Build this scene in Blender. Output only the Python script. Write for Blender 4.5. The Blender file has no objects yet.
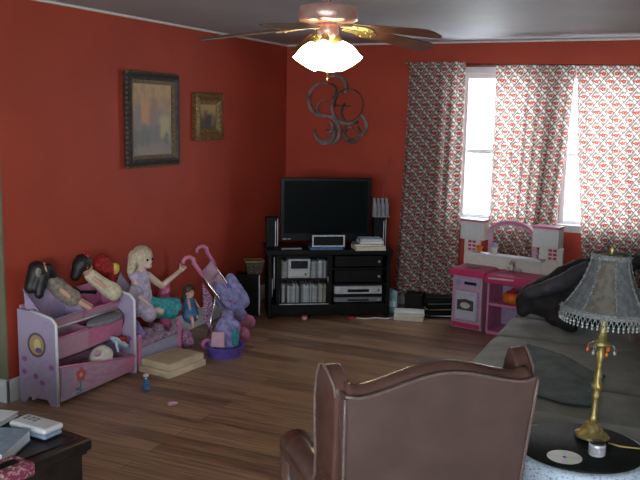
import bpy, bmesh, math, random
from mathutils import Vector, Matrix
R = random.Random(7)
PI = math.pi
SC = bpy.context.scene
COL = SC.collection

# ------------------------------------------------------------------ materials
def nmat(name):
    m = bpy.data.materials.new(name); m.use_nodes = True
    nt = m.node_tree; nt.nodes.clear()
    out = nt.nodes.new('ShaderNodeOutputMaterial')
    b = nt.nodes.new('ShaderNodeBsdfPrincipled')
    nt.links.new(b.outputs[0], out.inputs[0])
    return m, nt, b, out

class N:
    """tiny math-node builder"""
    def __init__(s, nt): s.nt = nt
    def m(s, op, *a):
        n = s.nt.nodes.new('ShaderNodeMath'); n.operation = op
        for i, v in enumerate(a):
            if isinstance(v, (int, float)): n.inputs[i].default_value = v
            else: s.nt.links.new(v, n.inputs[i])
        return n.outputs[0]
    def step(s, x, a, b):
        n = s.nt.nodes.new('ShaderNodeMapRange'); n.interpolation_type = 'SMOOTHSTEP'
        n.inputs[1].default_value = a; n.inputs[2].default_value = b
        s.nt.links.new(x, n.inputs[0]); return n.outputs[0]
    def mix(s, f, a, b):
        n = s.nt.nodes.new('ShaderNodeMix'); n.data_type = 'RGBA'
        for sock, v in ((n.inputs[0], f), (n.inputs[6], a), (n.inputs[7], b)):
            if isinstance(v, (int, float)): sock.default_value = v
            elif isinstance(v, tuple): sock.default_value = (*v, 1) if len(v) == 3 else v
            else: s.nt.links.new(v, sock)
        return n.outputs[2]
    def coord(s, kind='Object', scale=None):
        n = s.nt.nodes.new('ShaderNodeTexCoord'); o = n.outputs[kind]
        if scale:
            mp = s.nt.nodes.new('ShaderNodeMapping'); mp.inputs['Scale'].default_value = scale
            s.nt.links.new(o, mp.inputs[0]); o = mp.outputs[0]
        return o
    def xyz(s, v):
        n = s.nt.nodes.new('ShaderNodeSeparateXYZ'); s.nt.links.new(v, n.inputs[0]); return n.outputs
    def noise(s, v, scale, detail=3, rough=.55):
        n = s.nt.nodes.new('ShaderNodeTexNoise'); n.inputs['Scale'].default_value = scale
        n.inputs['Detail'].default_value = detail; n.inputs['Roughness'].default_value = rough
        s.nt.links.new(v, n.inputs['Vector']); return n.outputs[0]
    def voro(s, v, scale, out='Distance', feature='F1'):
        n = s.nt.nodes.new('ShaderNodeTexVoronoi'); n.feature = feature; n.inputs['Scale'].default_value = scale
        s.nt.links.new(v, n.inputs['Vector']); return n.outputs[out]
    def bump(s, b, h, strength=.3, dist=.01):
        n = s.nt.nodes.new('ShaderNodeBump'); n.inputs['Strength'].default_value = strength
        n.inputs['Distance'].default_value = dist
        s.nt.links.new(h, n.inputs['Height']); s.nt.links.new(n.outputs[0], b.inputs['Normal'])

def plain(name, c, rough=.6, metal=0, var=.12, scale=30, bump=.0, spec=.5, alpha=1, sheen=0, coat=0):
    m, nt, b, out = nmat(name); n = N(nt)
    v = n.noise(n.coord(), scale)
    lo = tuple(max(0, x * (1 - var)) for x in c); hi = tuple(min(1, x * (1 + var)) for x in c)
    nt.links.new(n.mix(n.step(v, .3, .7), lo, hi), b.inputs['Base Color'])
    b.inputs['Roughness'].default_value = rough; b.inputs['Metallic'].default_value = metal
    b.inputs['Specular IOR Level'].default_value = spec
    b.inputs['Alpha'].default_value = alpha
    if sheen: b.inputs['Sheen Weight'].default_value = sheen
    if coat: b.inputs['Coat Weight'].default_value = coat; b.inputs['Coat Roughness'].default_value = .15
    if bump: n.bump(b, v, bump, .004)
    return m

def spotted(name, base, spots, scale=25, rough=.7, amt=(.35, .45)):
    """base colour with voronoi blotches of other colours"""
    m, nt, b, out = nmat(name); n = N(nt); co = n.coord()
    c = base
    for i, s in enumerate(spots):
        v = n.noise(n.coord(scale=(1, 1 + .13 * i, 1 + .31 * i)), scale * (1 + .27 * i), 1)
        c = n.mix(n.step(v, 1 - amt[1] + .02 * i, 1 - amt[0] + .02 * i), c, s)
    if isinstance(c, tuple): c = n.mix(0., c, c)
    nt.links.new(c, b.inputs['Base Color']); b.inputs['Roughness'].default_value = rough
    return m

M = {}
def wallpaint(name, c):
    m, nt, b, out = nmat(name); n = N(nt); co = n.coord()
    v = n.noise(co, 2.2, 4); w = n.noise(co, 180, 2)
    lo = tuple(x * .93 for x in c); hi = tuple(x * 1.06 for x in c)
    nt.links.new(n.mix(n.step(v, .3, .7), lo, hi), b.inputs['Base Color'])
    b.inputs['Roughness'].default_value = .62; b.inputs['Specular IOR Level'].default_value = .3
    n.bump(b, w, .15, .002)
    return m
M['red'] = wallpaint('red_paint', (.37, .050, .025))
M['olive'] = wallpaint('olive_paint', (.17, .16, .10))
M['pale'] = wallpaint('pale_paint', (.55, .55, .52))
M['ceil'] = wallpaint('ceiling_paint', (.40, .415, .44))
M['trim'] = plain('white_trim', (.66, .70, .72), .4, var=.05, scale=6)

def floor_mat():
    m, nt, b, out = nmat('laminate_floor'); n = N(nt); co = n.coord()
    br = nt.nodes.new('ShaderNodeTexBrick'); nt.links.new(co, br.inputs['Vector'])
    br.offset = .37; br.inputs['Scale'].default_value = 1; br.inputs['Brick Width'].default_value = 1.25
    br.inputs['Row Height'].default_value = .125; br.inputs['Mortar Size'].default_value = .0016
    br.inputs['Color1'].default_value = (.25, .25, .25, 1); br.inputs['Color2'].default_value = (.75, .75, .75, 1)
    br.inputs['Mortar'].default_value = (0, 0, 0, 1)
    g = n.noise(n.coord(scale=(.9, 14, 1)), 3.2, 5, .68)
    g2 = n.noise(n.coord(scale=(.5, 6, 1)), 2.0, 3)
    t = n.m('ADD', n.m('MULTIPLY', g, .55), n.m('ADD', n.m('MULTIPLY', br.outputs[0], .26), n.m('MULTIPLY', g2, .3)))
    c = n.mix(n.step(t, .40, .70), (.11, .062, .037), (.36, .222, .132))
    c = n.mix(n.m('MULTIPLY', br.outputs['Fac'], .7), c, (.03, .015, .008))
    nt.links.new(c, b.inputs['Base Color'])
    b.inputs['Roughness'].default_value = .36; b.inputs['Specular IOR Level'].default_value = .5
    n.bump(b, g, .06, .002)
    return m
M['floor'] = floor_mat()

def curtain_mat():
    m, nt, b, out = nmat('curtain_print'); n = N(nt)
    uv = n.xyz(n.coord('UV')); x, y = uv[0], uv[1]
    p = .125
    a = n.m('FRACT', n.m('DIVIDE', n.m('ADD', x, y), p)); c_ = n.m('FRACT', n.m('DIVIDE', n.m('SUBTRACT', x, y), p))
    da = n.m('ABSOLUTE', n.m('SUBTRACT', a, .5)); dc = n.m('ABSOLUTE', n.m('SUBTRACT', c_, .5))
    # flower at the cell centre
    r = n.m('SQRT', n.m('ADD', n.m('MULTIPLY', da, da), n.m('MULTIPLY', dc, dc)))
    ang = n.m('ARCTAN2', n.m('SUBTRACT', a, .5), n.m('SUBTRACT', c_, .5))
    pet = n.m('ADD', .235, n.m('MULTIPLY', n.m('COSINE', n.m('MULTIPLY', ang, 5)), .045))
    flower = n.step(n.m('SUBTRACT', pet, r), 0, .03)
    heart = n.step(n.m('SUBTRACT', .06, r), 0, .02)
    # lattice of brown ground with pale links
    mx = n.m('MAXIMUM', da, dc); mn = n.m('MINIMUM', da, dc)
    band = n.step(mx, .34, .37); link = n.step(mx, .42, .45)
    ticks = n.step(n.m('SINE', n.m('MULTIPLY', n.m('ADD', da, n.m('MULTIPLY', dc, 2.)), 38)), .0, .4)
    ring = n.m('MULTIPLY', n.step(r, .29, .31), n.m('SUBTRACT', 1, n.step(r, .345, .365)))
    white, brown, redc = (.62, .57, .52), (.17, .125, .11), (.33, .05, .04)
    wob = n.m('MULTIPLY', n.m('SUBTRACT', n.noise(n.coord('UV'), 22, 2), .5), .10)
    rr_ = n.m('ADD', r, n.m('MULTIPLY', wob, 1.6))
    c = n.mix(n.step(rr_, .29, .33), white, brown)                     # pale medallions on a brown ground
    c = n.mix(n.m('MULTIPLY', n.step(n.noise(n.coord('UV'), 60, 1), .5, .56), n.m('SUBTRACT', 1, n.step(rr_, .34, .38))), c, (.33, .25, .22))
    la = n.step(n.m('ADD', da, wob), .385, .405); lc = n.step(n.m('ADD', dc, wob), .44, .455)   # pale links, bolder one way
    c = n.mix(n.m('MULTIPLY', lc, ticks), c, white)
    gate = n.step(n.m('SINE', n.m('MULTIPLY', n.m('ADD', c_, wob), 12.566)), -.85, -.6)
    c = n.mix(n.m('MULTIPLY', la, gate), c, white)
    sx = n.m('ADD', n.m('SUBTRACT', a, .5), n.m('SUBTRACT', c_, .5)); sy = n.m('SUBTRACT', a, c_)
    rw = n.m('SQRT', n.m('ADD', n.m('MULTIPLY', n.m('MULTIPLY', sx, sx), .26), n.m('MULTIPLY', n.m('MULTIPLY', sy, sy), .85)))
    fl_ = n.m('SUBTRACT', n.m('ADD', pet, n.m('MULTIPLY', wob, 1.6)), rw)
    c = n.mix(n.step(fl_, 0, .04), c, redc); c = n.mix(n.m('MULTIPLY', heart, .6), c, (.55, .36, .24))
    dif = nt.nodes.new('ShaderNodeBsdfDiffuse'); tr = nt.nodes.new('ShaderNodeBsdfTranslucent')
    mixs = nt.nodes.new('ShaderNodeMixShader'); mixs.inputs[0].default_value = .33
    nt.links.new(c, dif.inputs[0]); nt.links.new(c, tr.inputs[0])
    nt.links.new(dif.outputs[0], mixs.inputs[1]); nt.links.new(tr.outputs[0], mixs.inputs[2])
    nt.links.new(mixs.outputs[0], out.inputs[0]); nt.nodes.remove(b)
    return m
M['curtain'] = curtain_mat()

def glass_mat(name, tint=(1, 1, 1), gloss=.08, rough=.03):
    m, nt, b, out = nmat(name)
    t = nt.nodes.new('ShaderNodeBsdfTransparent'); t.inputs[0].default_value = (*tint, 1)
    g = nt.nodes.new('ShaderNodeBsdfGlossy'); g.inputs['Roughness'].default_value = rough
    mx = nt.nodes.new('ShaderNodeMixShader'); mx.inputs[0].default_value = gloss
    nt.links.new(t.outputs[0], mx.inputs[1]); nt.links.new(g.outputs[0], mx.inputs[2])
    nt.links.new(mx.outputs[0], out.inputs[0]); nt.nodes.remove(b)
    return m
M['glass'] = glass_mat('window_glass', gloss=.04)
M['cabglass'] = glass_mat('cabinet_glass', (.95, .96, .97), .03)

def emit_mat(name, c, s):
    m, nt, b, out = nmat(name)
    b.inputs['Base Color'].default_value = (.9, .88, .82, 1)
    b.inputs['Emission Color'].default_value = (*c, 1); b.inputs['Emission Strength'].default_value = s
    return m
M['lit'] = emit_mat('lit_frosted_glass', (1, .80, .52), 13.)
M['display'] = plain('dark_display', (.012, .016, .02), .2)

P = plain
M['black'] = P('black_wood', (.006, .006, .007), .5, spec=.15, var=.3, scale=12)
M['black_matte'] = P('matte_black_plastic', (.008, .008, .009), .6, spec=.15)
M['tvbezel'] = P('gloss_black_plastic', (.005, .005, .006), .3, var=.1, spec=.25)
M['screen'] = P('tv_screen', (.003, .005, .006), .35, var=.05, spec=.06)
M['silver'] = P('silver_plastic', (.55, .58, .62), .35, .3)
M['chrome'] = P('chrome', (.7, .7, .72), .2, 1)
M['greymetal'] = P('brushed_grey_metal', (.24, .22, .21), .45, .7, var=.4, scale=14)
M['darkmetal'] = P('dark_bronze_metal', (.10, .08, .07), .45, .6, var=.4, scale=14)
M['brass'] = P('antique_brass', (.40, .32, .12), .45, .8, var=.35, scale=50, bump=.4)
M['copper'] = P('polished_copper', (.62, .38, .33), .3, .6, var=.06)
M['bladewood'] = P('fan_blade_wood', (.14, .058, .032), .4, var=.3, scale=8)
M['leather'] = P('brown_leather', (.092, .057, .050), .45, var=.14, scale=7, bump=.1)
M['leather_shaded'] = P('shaded_leather_roll', (.085, .040, .030), .24, var=.2, scale=9)  # roll, wing and arm leather, darkened to carry the shade on the wings
M['welt'] = P('leather_welt', (.14, .095, .085), .38, var=.2, scale=60)
M['sofa'] = P('grey_green_microfibre', (.165, .178, .168), .9, var=.22, scale=7, bump=.2, sheen=.2)
M['sofa2'] = P('teal_grey_throw', (.085, .115, .118), .9, var=.25, scale=9, bump=.3)
M['coat'] = P('black_coat_cloth', (.008, .0075, .011), .8, var=.3, scale=10, bump=.3)
M['coatlin'] = P('charcoal_coat_lining', (.030, .028, .036), .7, var=.3, scale=10)
M['brownp'] = P('brown_cushion_cloth', (.10, .07, .055), .85, var=.2, scale=12, sheen=.2)
M['pink'] = P('pink_plastic', (.56, .18, .33), .45, var=.08)
M['hotpink'] = P('hot_pink_plastic', (.52, .035, .14), .4, var=.08)
M['palepink'] = P('pale_pink_plastic', (.52, .30, .40), .5, var=.06)
M['lilac'] = P('lilac_plastic', (.40, .32, .48), .5, var=.06)
M['purple'] = P('purple_cloth', (.20, .14, .38), .8, var=.3, scale=30)
M['violet'] = P('violet_blue_plastic', (.13, .09, .44), .45, var=.15)
M['gauze'] = P('lavender_wing_gauze', (.46, .42, .56), .5, alpha=.62, var=.2)
M['white'] = P('white_plastic', (.62, .64, .67), .4, var=.04)
M['offwhite'] = P('off_white_plastic', (.66, .66, .60), .5, var=.05)
M['greyplastic'] = P('grey_plastic', (.20, .21, .23), .5)
M['doorpale'] = P('pale_oven_door', (.50, .52, .62), .5, var=.06)
M['bluegrey'] = P('blue_grey_panel', (.28, .36, .50), .5, var=.08)
M['teal'] = P('teal_cloth', (.03, .27, .30), .75, var=.35, scale=40)
M['blue'] = P('blue_cloth', (.05, .16, .36), .7, var=.3, scale=40)
M['skin'] = P('doll_skin', (.60, .36, .26), .5, var=.05)
M['skinpale'] = P('pale_doll_skin', (.62, .46, .38), .5, var=.05)
M['hairblack'] = P('black_doll_hair', (.012, .010, .010), .5, var=.6, scale=80, bump=.5)
M['hairbrown'] = P('brown_doll_hair', (.06, .035, .02), .5, var=.5, scale=80, bump=.5)
M['hairblond'] = P('blond_doll_hair', (.50, .42, .30), .55, var=.3, scale=80, bump=.5)
M['eye'] = P('dark_eye', (.02, .015, .012), .15)
M['lip'] = P('pink_lip', (.50, .12, .14), .4)
M['cream'] = P('cream_cloth', (.60, .54, .40), .8, var=.2, scale=40)
M['taupe'] = P('taupe_cloth', (.24, .20, .16), .8, var=.3, scale=40)
M['lavcloth'] = P('lavender_gauze', (.40, .34, .46), .85, var=.25, scale=30)
M['tulle'] = P('periwinkle_tulle', (.25, .24, .48), .9, var=.3, scale=25, bump=.6)
M['redcloth'] = P('red_plush', (.36, .02, .02), .9, var=.5, scale=45, bump=.6)
M['yellow'] = P('yellow_plush', (.75, .55, .10), .8, var=.2)
M['pinkplush'] = P('pink_ruffle', (.62, .15, .28), .85, var=.35, scale=45, bump=.7)
M['whiteplush'] = P('cream_plush', (.68, .66, .58), .9, var=.15, scale=40, bump=.5)
M['orange'] = P('orange_plastic', (.70, .16, .02), .4, var=.12, scale=20)
M['beigebox'] = P('beige_card', (.58, .48, .33), .75, var=.12, scale=10)
M['beigelid'] = P('tan_card', (.44, .33, .22), .7, var=.12, scale=10)
M['paper'] = P('page_edges', (.62, .58, .48), .8, var=.2, scale=120)
M['bluecover'] = P('grey_blue_cover', (.24, .32, .42), .5, var=.15)
M['whitepaper'] = P('white_paper', (.70, .74, .78), .6, var=.05)
M['wick'] = P('dark_wax', (.01, .01, .012), .3)
M['tablewood'] = P('black_brown_table', (.020, .015, .013), .32, var=.4, scale=10)
M['cord'] = P('gold_cord', (.35, .25, .08), .5)
M['wicker'] = spotted('wicker_weave', (.035, .026, .018), [(.16, .125, .07)], 90)
M['patchwork'] = spotted('printed_nylon', (.34, .10, .24), [(.02, .02, .03), (.60, .55, .62), (.05, .30, .38)], 55)
M['toyprint'] = spotted('mixed_toys_print', (.32, .22, .30), [(.10, .06, .2), (.5, .2, .3), (.45, .4, .35)], 55)
M['maroon'] = spotted('maroon_lace_print', (.20, .03, .07), [(.55, .46, .40), (.45, .22, .25)], 45)
M['lace'] = spotted('blue_white_lace', (.50, .60, .72), [(.20, .30, .45), (.66, .72, .78)], 110)
M['glasstop'] = spotted('speckled_black_glass', (.005, .008, .007), [(.05, .06, .055)], 160, .6, (.28, .33))
M['glasstop'].node_tree.nodes['Principled BSDF'].inputs['Specular IOR Level'].default_value = .12

def side_print():
    """lilac panel with a dark oval, scrolls and little purple flowers (object coords: y-z plane through UV)"""
    m, nt, b, out = nmat('lilac_flower_print'); n = N(nt)
    uv = n.xyz(n.coord('UV')); x, y = uv[0], uv[1]
    def ell(cx, cy, rx, ry, soft=.08):
        dx = n.m('DIVIDE', n.m('SUBTRACT', x, cx), rx); dy = n.m('DIVIDE', n.m('SUBTRACT', y, cy), ry)
        return n.m('SQRT', n.m('ADD', n.m('MULTIPLY', dx, dx), n.m('MULTIPLY', dy, dy)))
    def disc(*a): return n.m('SUBTRACT', 1, n.step(ell(*a), .9, 1.05))
    c = (.37, .31, .43)
    c = n.mix(disc(.5, .64, .25, .135), c, (.09, .06, .07))
    c = n.mix(disc(.5, .64, .20, .11), c, (.42, .28, .16))
    c = n.mix(disc(.52, .64, .10, .065), c, (.60, .50, .22)); c = n.mix(disc(.55, .585, .09, .03), c, (.14, .09, .22))
    for cx, cy, rx, ry in ((.2, .42, .17, .08), (.75, .38, .2, .1), (.35, .16, .25, .12), (.8, .15, .15, .12), (.8, .8, .14, .1)):
        e = ell(cx, cy, rx, ry)
        ringv = n.m('MULTIPLY', n.step(e, .82, .92), n.m('SUBTRACT', 1, n.step(e, 1., 1.1)))
        c = n.mix(ringv, c, (.36, .25, .46))
    for cx, cy in ((.16, .47), (.45, .30), (.88, .42), (.14, .33), (.62, .24)):
        c = n.mix(disc(cx, cy, .07, .03), c, (.28, .10, .30))
    nt.links.new(c, b.inputs['Base Color']); b.inputs['Roughness'].default_value = .5
    return m
M['sideprint'] = side_print()

def bin_print():
    """pale pink long bin front: lilac end, a red blossom on a teal stem at one end, pinker towards the other"""
    m, nt, b, out = nmat('pink_blossom_print'); n = N(nt)
    uv = n.xyz(n.coord('UV')); x, y = uv[0], uv[1]
    def disc(cx, cy, rx, ry):
        dx = n.m('DIVIDE', n.m('SUBTRACT', x, cx), rx); dy = n.m('DIVIDE', n.m('SUBTRACT', y, cy), ry)
        return n.m('SUBTRACT', 1, n.step(n.m('ADD', n.m('MULTIPLY', dx, dx), n.m('MULTIPLY', dy, dy)), .8, 1.1))
    c = n.mix(n.step(x, .12, .16), (.34, .34, .46), (.48, .33, .45))
    c = n.mix(n.step(n.noise(n.coord('UV', (3, 3, 1)), 3, 2), .45, .62), c, (.46, .24, .38))
    c = n.mix(n.step(x, .55, 1.0), c, (.50, .17, .30))
    c = n.mix(disc(.24, .30, .010, .36), c, (.05, .26, .32))
    for lx, ly in ((.205, .30), (.275, .22), (.21, .12)): c = n.mix(disc(lx, ly, .032, .06), c, (.07, .28, .33))
    for k in range(5):
        c = n.mix(disc(.24 + .038 * math.cos(1.57 + k * 1.257), .72 + .125 * math.sin(1.57 + k * 1.257), .030, .10), c, (.50, .10, .10))
    c = n.mix(disc(.24, .72, .02, .065), c, (.62, .48, .20))
    nt.links.new(c, b.inputs['Base Color']); b.inputs['Roughness'].default_value = .5
    return m
M['binprint'] = bin_print()

def painting(name, kind):
    m, nt, b, out = nmat(name); n = N(nt)
    uvv = n.coord('UV'); uv = n.xyz(uvv); x, y = uv[0], uv[1]
    wob = n.noise(uvv, 9, 4)
    ys = n.m('ADD', y, n.m('MULTIPLY', n.m('SUBTRACT', wob, .5), .25))
    xs = n.m('ADD', x, n.m('MULTIPLY', n.m('SUBTRACT', wob, .5), .12))
    def box(x0, x1, y0, y1, s=.05):
        a = n.m('MULTIPLY', n.step(xs, x0 - s, x0 + s), n.m('SUBTRACT', 1, n.step(xs, x1 - s, x1 + s)))
        return n.m('MULTIPLY', a, n.m('MULTIPLY', n.step(ys, y0 - s, y0 + s), n.m('SUBTRACT', 1, n.step(ys, y1 - s, y1 + s))))
    if kind == 0:
        c = n.mix(n.step(ys, .30, .95), (.20, .16, .13), (.46, .29, .12))
        c = n.mix(n.m('MULTIPLY', n.step(n.noise(n.coord('UV', (9, 3, 1)), 2, 3), .4, .7), .6), c, n.mix(n.step(ys, .4, .7), (.20, .16, .13), (.26, .15, .075)))
        for bx in (((.08, .25, .40, .68), (.19, .16, .16)), ((.22, .42, .44, .78), (.52, .25, .09)), ((.45, .62, .42, .80), (.27, .14, .10)),
                   ((.55, .7, .35, .62), (.21, .17, .17)), ((.68, .95, .25, .55), (.42, .36, .15)), ((.3, .7, .18, .4), (.15, .13, .13)), ((0, .45, .1, .36), (.12, .11, .11)), ((.78, .9, .12, .3), (.09, .09, .10)), ((.1, .8, -.2, .14), (.24, .19, .13))):
            c = n.mix(n.m('MULTIPLY', box(*bx[0]), .8), c, bx[1])
    else:
        c = n.mix(n.step(ys, .25, .8), (.05, .035, .02), (.42, .28, .10))
        c = n.mix(box(.3, .75, .1, .6, .1), c, (.035, .025, .018))
        c = n.mix(box(.25, .45, .5, .75, .08), c, (.16, .06, .025))
        c = n.mix(box(.68, .95, .1, .45, .08), c, (.16, .11, .05))
    nt.links.new(c, b.inputs['Base Color']); b.inputs['Roughness'].default_value = .5
    return m
M['paint_big'] = painting('street_painting', 0)
M['paint_small'] = painting('dark_still_life', 1)
M['frame_dark'] = P('dark_carved_frame', (.045, .038, .036), .4, .2, var=.6, scale=60, bump=.8)
M['frame_gold'] = P('gold_carved_frame', (.20, .13, .045), .4, .5, var=.6, scale=70, bump=.9)
M['frame_lip'] = P('gilded_inner_lip', (.16, .11, .055), .45, .3, var=.5, scale=80, bump=.6)
M['frame_silver'] = P('pewter_frame_bevel', (.10, .10, .105), .3, .4, var=.3, scale=30)

def disc_mat():
    m, nt, b, out = nmat('compact_disc'); n = N(nt)
    o = n.xyz(n.coord()); ang = n.m('ARCTAN2', o[1], o[0])
    s = n.m('SINE', n.m('MULTIPLY', ang, 4))
    c = n.mix(n.step(s, .55, 1.), (.50, .50, .48), (.30, .62, .30))
    c = n.mix(n.step(n.m('SINE', n.m('ADD', n.m('MULTIPLY', ang, 4), 1.2)), .6, 1.), c, (.50, .36, .62))
    nt.links.new(c, b.inputs['Base Color']); b.inputs['Metallic'].default_value = .55; b.inputs['Roughness'].default_value = .3
    return m
M['cd'] = disc_mat()

def shade_mat(name, c, alpha_tr=.25):
    m, nt, b, out = nmat(name); n = N(nt)
    v = n.noise(n.coord(scale=(1, 1, .6)), 60, 2)
    col = n.mix(n.step(v, .35, .65), tuple(x * .8 for x in c), tuple(x * 1.15 for x in c))
    d = nt.nodes.new('ShaderNodeBsdfDiffuse'); t = nt.nodes.new('ShaderNodeBsdfTranslucent'); mx = nt.nodes.new('ShaderNodeMixShader')
    mx.inputs[0].default_value = alpha_tr
    nt.links.new(col, d.inputs[0]); nt.links.new(col, t.inputs[0])
    nt.links.new(d.outputs[0], mx.inputs[1]); nt.links.new(t.outputs[0], mx.inputs[2]); nt.links.new(mx.outputs[0], out.inputs[0])
    nt.nodes.remove(b)
    return m
M['shade'] = shade_mat('grey_silk_shade', (.15, .155, .16))
M['shadepanel'] = shade_mat('taupe_lace_panel', (.16, .142, .122))
M['shadelace'] = P('beaded_lace', (.16, .165, .165), .6, var=.5, scale=180, bump=.8)
M['bead'] = P('glass_beads', (.30, .33, .33), .15, .2, var=.6, scale=200)

# ------------------------------------------------------------------ mesh helpers
def spheremesh(bm, c, r, seg=16, sc=(1, 1, 1), rot=None):
    mt = Matrix.Translation(c) @ (rot.to_4x4() if rot else Matrix.Identity(4)) @ Matrix.Diagonal((*[r * s for s in sc], 1))
    bmesh.ops.create_uvsphere(bm, u_segments=seg, v_segments=max(6, seg // 2), radius=1, matrix=mt)

class MB:
    def __init__(s): s.bm = bmesh.new(); s.uv = s.bm.loops.layers.uv.new('UVMap'); s.T = Matrix.Identity(4)
    def face(s, pts, uvs=None):
        vs = [s.bm.verts.new(s.T @ Vector(p)) for p in pts]
        f = s.bm.faces.new(vs)
        if uvs:
            for l, u in zip(f.loops, uvs): l[s.uv].uv = u
        return f
    def box(s, x0, x1, y0, y1, z0, z1):
        p = [(x0, y0, z0), (x1, y0, z0), (x1, y1, z0), (x0, y1, z0), (x0, y0, z1), (x1, y0, z1), (x1, y1, z1), (x0, y1, z1)]
        v = [s.bm.verts.new(s.T @ Vector(q)) for q in p]
        for f in ((0, 3, 2, 1), (4, 5, 6, 7), (0, 1, 5, 4), (1, 2, 6, 5), (2, 3, 7, 6), (3, 0, 4, 7)): s.bm.faces.new([v[i] for i in f])
        return s
    def prism(s, pts, axis, a, b, uvrect=None):
        """outline pts (2-D) swept along axis from a to b. axis x: pts=(y,z); y: (x,z); z: (x,y)"""
        def p3(p, t): return {'x': (t, p[0], p[1]), 'y': (p[0], t, p[1]), 'z': (p[0], p[1], t)}[axis]
        A = [s.bm.verts.new(s.T @ Vector(p3(p, a))) for p in pts]; B = [s.bm.verts.new(s.T @ Vector(p3(p, b))) for p in pts]
        n = len(pts); fa = s.bm.faces.new(A); fb = s.bm.faces.new(B[::-1])
        for i in range(n): s.bm.faces.new((A[i], B[i], B[(i + 1) % n], A[(i + 1) % n]))
        xs = [p[0] for p in pts]; ys = [p[1] for p in pts]
        for f, src in ((fa, pts), (fb, pts[::-1])):
            for l, p in zip(f.loops, src): l[s.uv].uv = ((p[0] - min(xs)) / (max(xs) - min(xs)), (p[1] - min(ys)) / (max(ys) - min(ys)))
        return s
    def lathe(s, prof, c=(0, 0, 0), seg=28, closed_top=True, mod=None):
        rings = []
        for r, z in prof:
            ring = []
            for k in range(seg):
                a = 2 * PI * k / seg; rr = r * (mod(a, z) if mod else 1)
                ring.append(s.bm.verts.new(s.T @ Vector((c[0] + rr * math.cos(a), c[1] + rr * math.sin(a), c[2] + z))))
            rings.append(ring)
        for A, B in zip(rings, rings[1:]):
            for k in range(seg): s.bm.faces.new((A[k], A[(k + 1) % seg], B[(k + 1) % seg], B[k]))
        if closed_top:
            s.bm.faces.new(rings[-1]); s.bm.faces.new(rings[0][::-1])
        return s
    def tube(s, path, r, seg=8, closed=False):
        path = [Vector(p) for p in path]; n = len(path); rings = []
        rs = r if isinstance(r, (list, tuple)) else [r] * n
        up = None
        for i, p in enumerate(path):
            if closed: t = path[(i + 1) % n] - path[i - 1]
            else: t = path[min(i + 1, n - 1)] - path[max(i - 1, 0)]
            t.normalize()
            if up is None:
                up = Vector((0, 0, 1)) if abs(t.z) < .9 else Vector((1, 0, 0))
            a = t.cross(up); a.normalize(); b = a.cross(t); b.normalize(); up = b
            rings.append([s.bm.verts.new(s.T @ (p + (a * math.cos(2 * PI * k / seg) + b * math.sin(2 * PI * k / seg)) * rs[i])) for k in range(seg)])
        pr = list(zip(rings, rings[1:])) + ([(rings[-1], rings[0])] if closed else [])
        for A, B in pr:
            for k in range(seg): s.bm.faces.new((A[k], A[(k + 1) % seg], B[(k + 1) % seg], B[k]))
        if not closed: s.bm.faces.new(rings[0][::-1]); s.bm.faces.new(rings[-1])
        return s
    def ball(s, c, r, sc=(1, 1, 1), seg=16, rot=None):
        spheremesh(s.bm, s.T @ Vector(c), r, seg, sc, rot if rot else s.T.to_3x3().normalized()); return s
    def grid(s, f, nu, nv, uvf=None, closeu=False):
        V = [[s.bm.verts.new(s.T @ Vector(f(i / nu, j / nv))) for j in range(nv + 1)] for i in range(nu + (0 if closeu else 1))]
        for i in range(nu):
            i2 = (i + 1) % len(V)
            for j in range(nv):
                fc = s.bm.faces.new((V[i][j], V[i2][j], V[i2][j + 1], V[i][j + 1]))
                if uvf:
                    for l, (a, b) in zip(fc.loops, ((i, j), (i + 1, j), (i + 1, j + 1), (i, j + 1))): l[s.uv].uv = uvf(a / nu, b / nv)
        return s
    def build(s, name, m, parent=None, smooth=False, bevel=0, seg=2, local=False, solid=0, sub=0):
        """verts are in world space unless local; converted to the thing's own space"""
        bmesh.ops.recalc_face_normals(s.bm, faces=s.bm.faces) if not s.bm.faces or True else None
        if parent is not None and not local:
            r = parent
            while r.parent: r = r.parent
            inv = (Matrix.Translation(r.location) @ Matrix.Rotation(r.rotation_euler.z, 4, 'Z')).inverted()
            bmesh.ops.transform(s.bm, matrix=inv, verts=s.bm.verts)
        me = bpy.data.meshes.new(name); s.bm.to_mesh(me); s.bm.free()
        o = bpy.data.objects.new(name, me); COL.objects.link(o)
        me.materials.append(M[m] if isinstance(m, str) else m)
        if smooth:
            for p in me.polygons: p.use_smooth = True
        if solid:
            q = o.modifiers.new('solid', 'SOLIDIFY'); q.thickness = solid; q.offset = 0
        if bevel:
            q = o.modifiers.new('bevel', 'BEVEL'); q.width = bevel; q.segments = seg; q.limit_method = 'ANGLE'; q.angle_limit = .6
            for p in me.polygons: p.use_smooth = True
            w = o.modifiers.new('wn', 'WEIGHTED_NORMAL'); w.keep_sharp = True
        if sub:
            q = o.modifiers.new('sub', 'SUBSURF'); q.levels = sub; q.render_levels = sub
            for p in me.polygons: p.use_smooth = True
        if parent is not None: o.parent = parent
        return o

def tag(o, label, cat, group=None, kind=None):
    o['label'] = label; o['category'] = cat
    if group: o['group'] = group
    if kind: o['kind'] = kind
    return o
def thing(name, label, cat, loc=(0, 0, 0), rz=0, group=None):
    o = bpy.data.objects.new(name, None); COL.objects.link(o); o.empty_display_size = .05
    o.location = loc; o.rotation_euler = (0, 0, rz)
    return tag(o, label, cat, group)
def struct(o): o['kind'] = 'structure'; return o
def kids(o): return [c for c in COL.objects if c.parent == o]
def copy_tree(o, parent=None):
    c = o.copy(); COL.objects.link(c)
    if parent is not None: c.parent = parent
    for ch in kids(o): copy_tree(ch, c)
    return c
def B(*a): return MB().box(*a)
def frame_mat(loc, rz): return Matrix.Translation(loc) @ Matrix.Rotation(rz, 4, 'Z')

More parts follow.
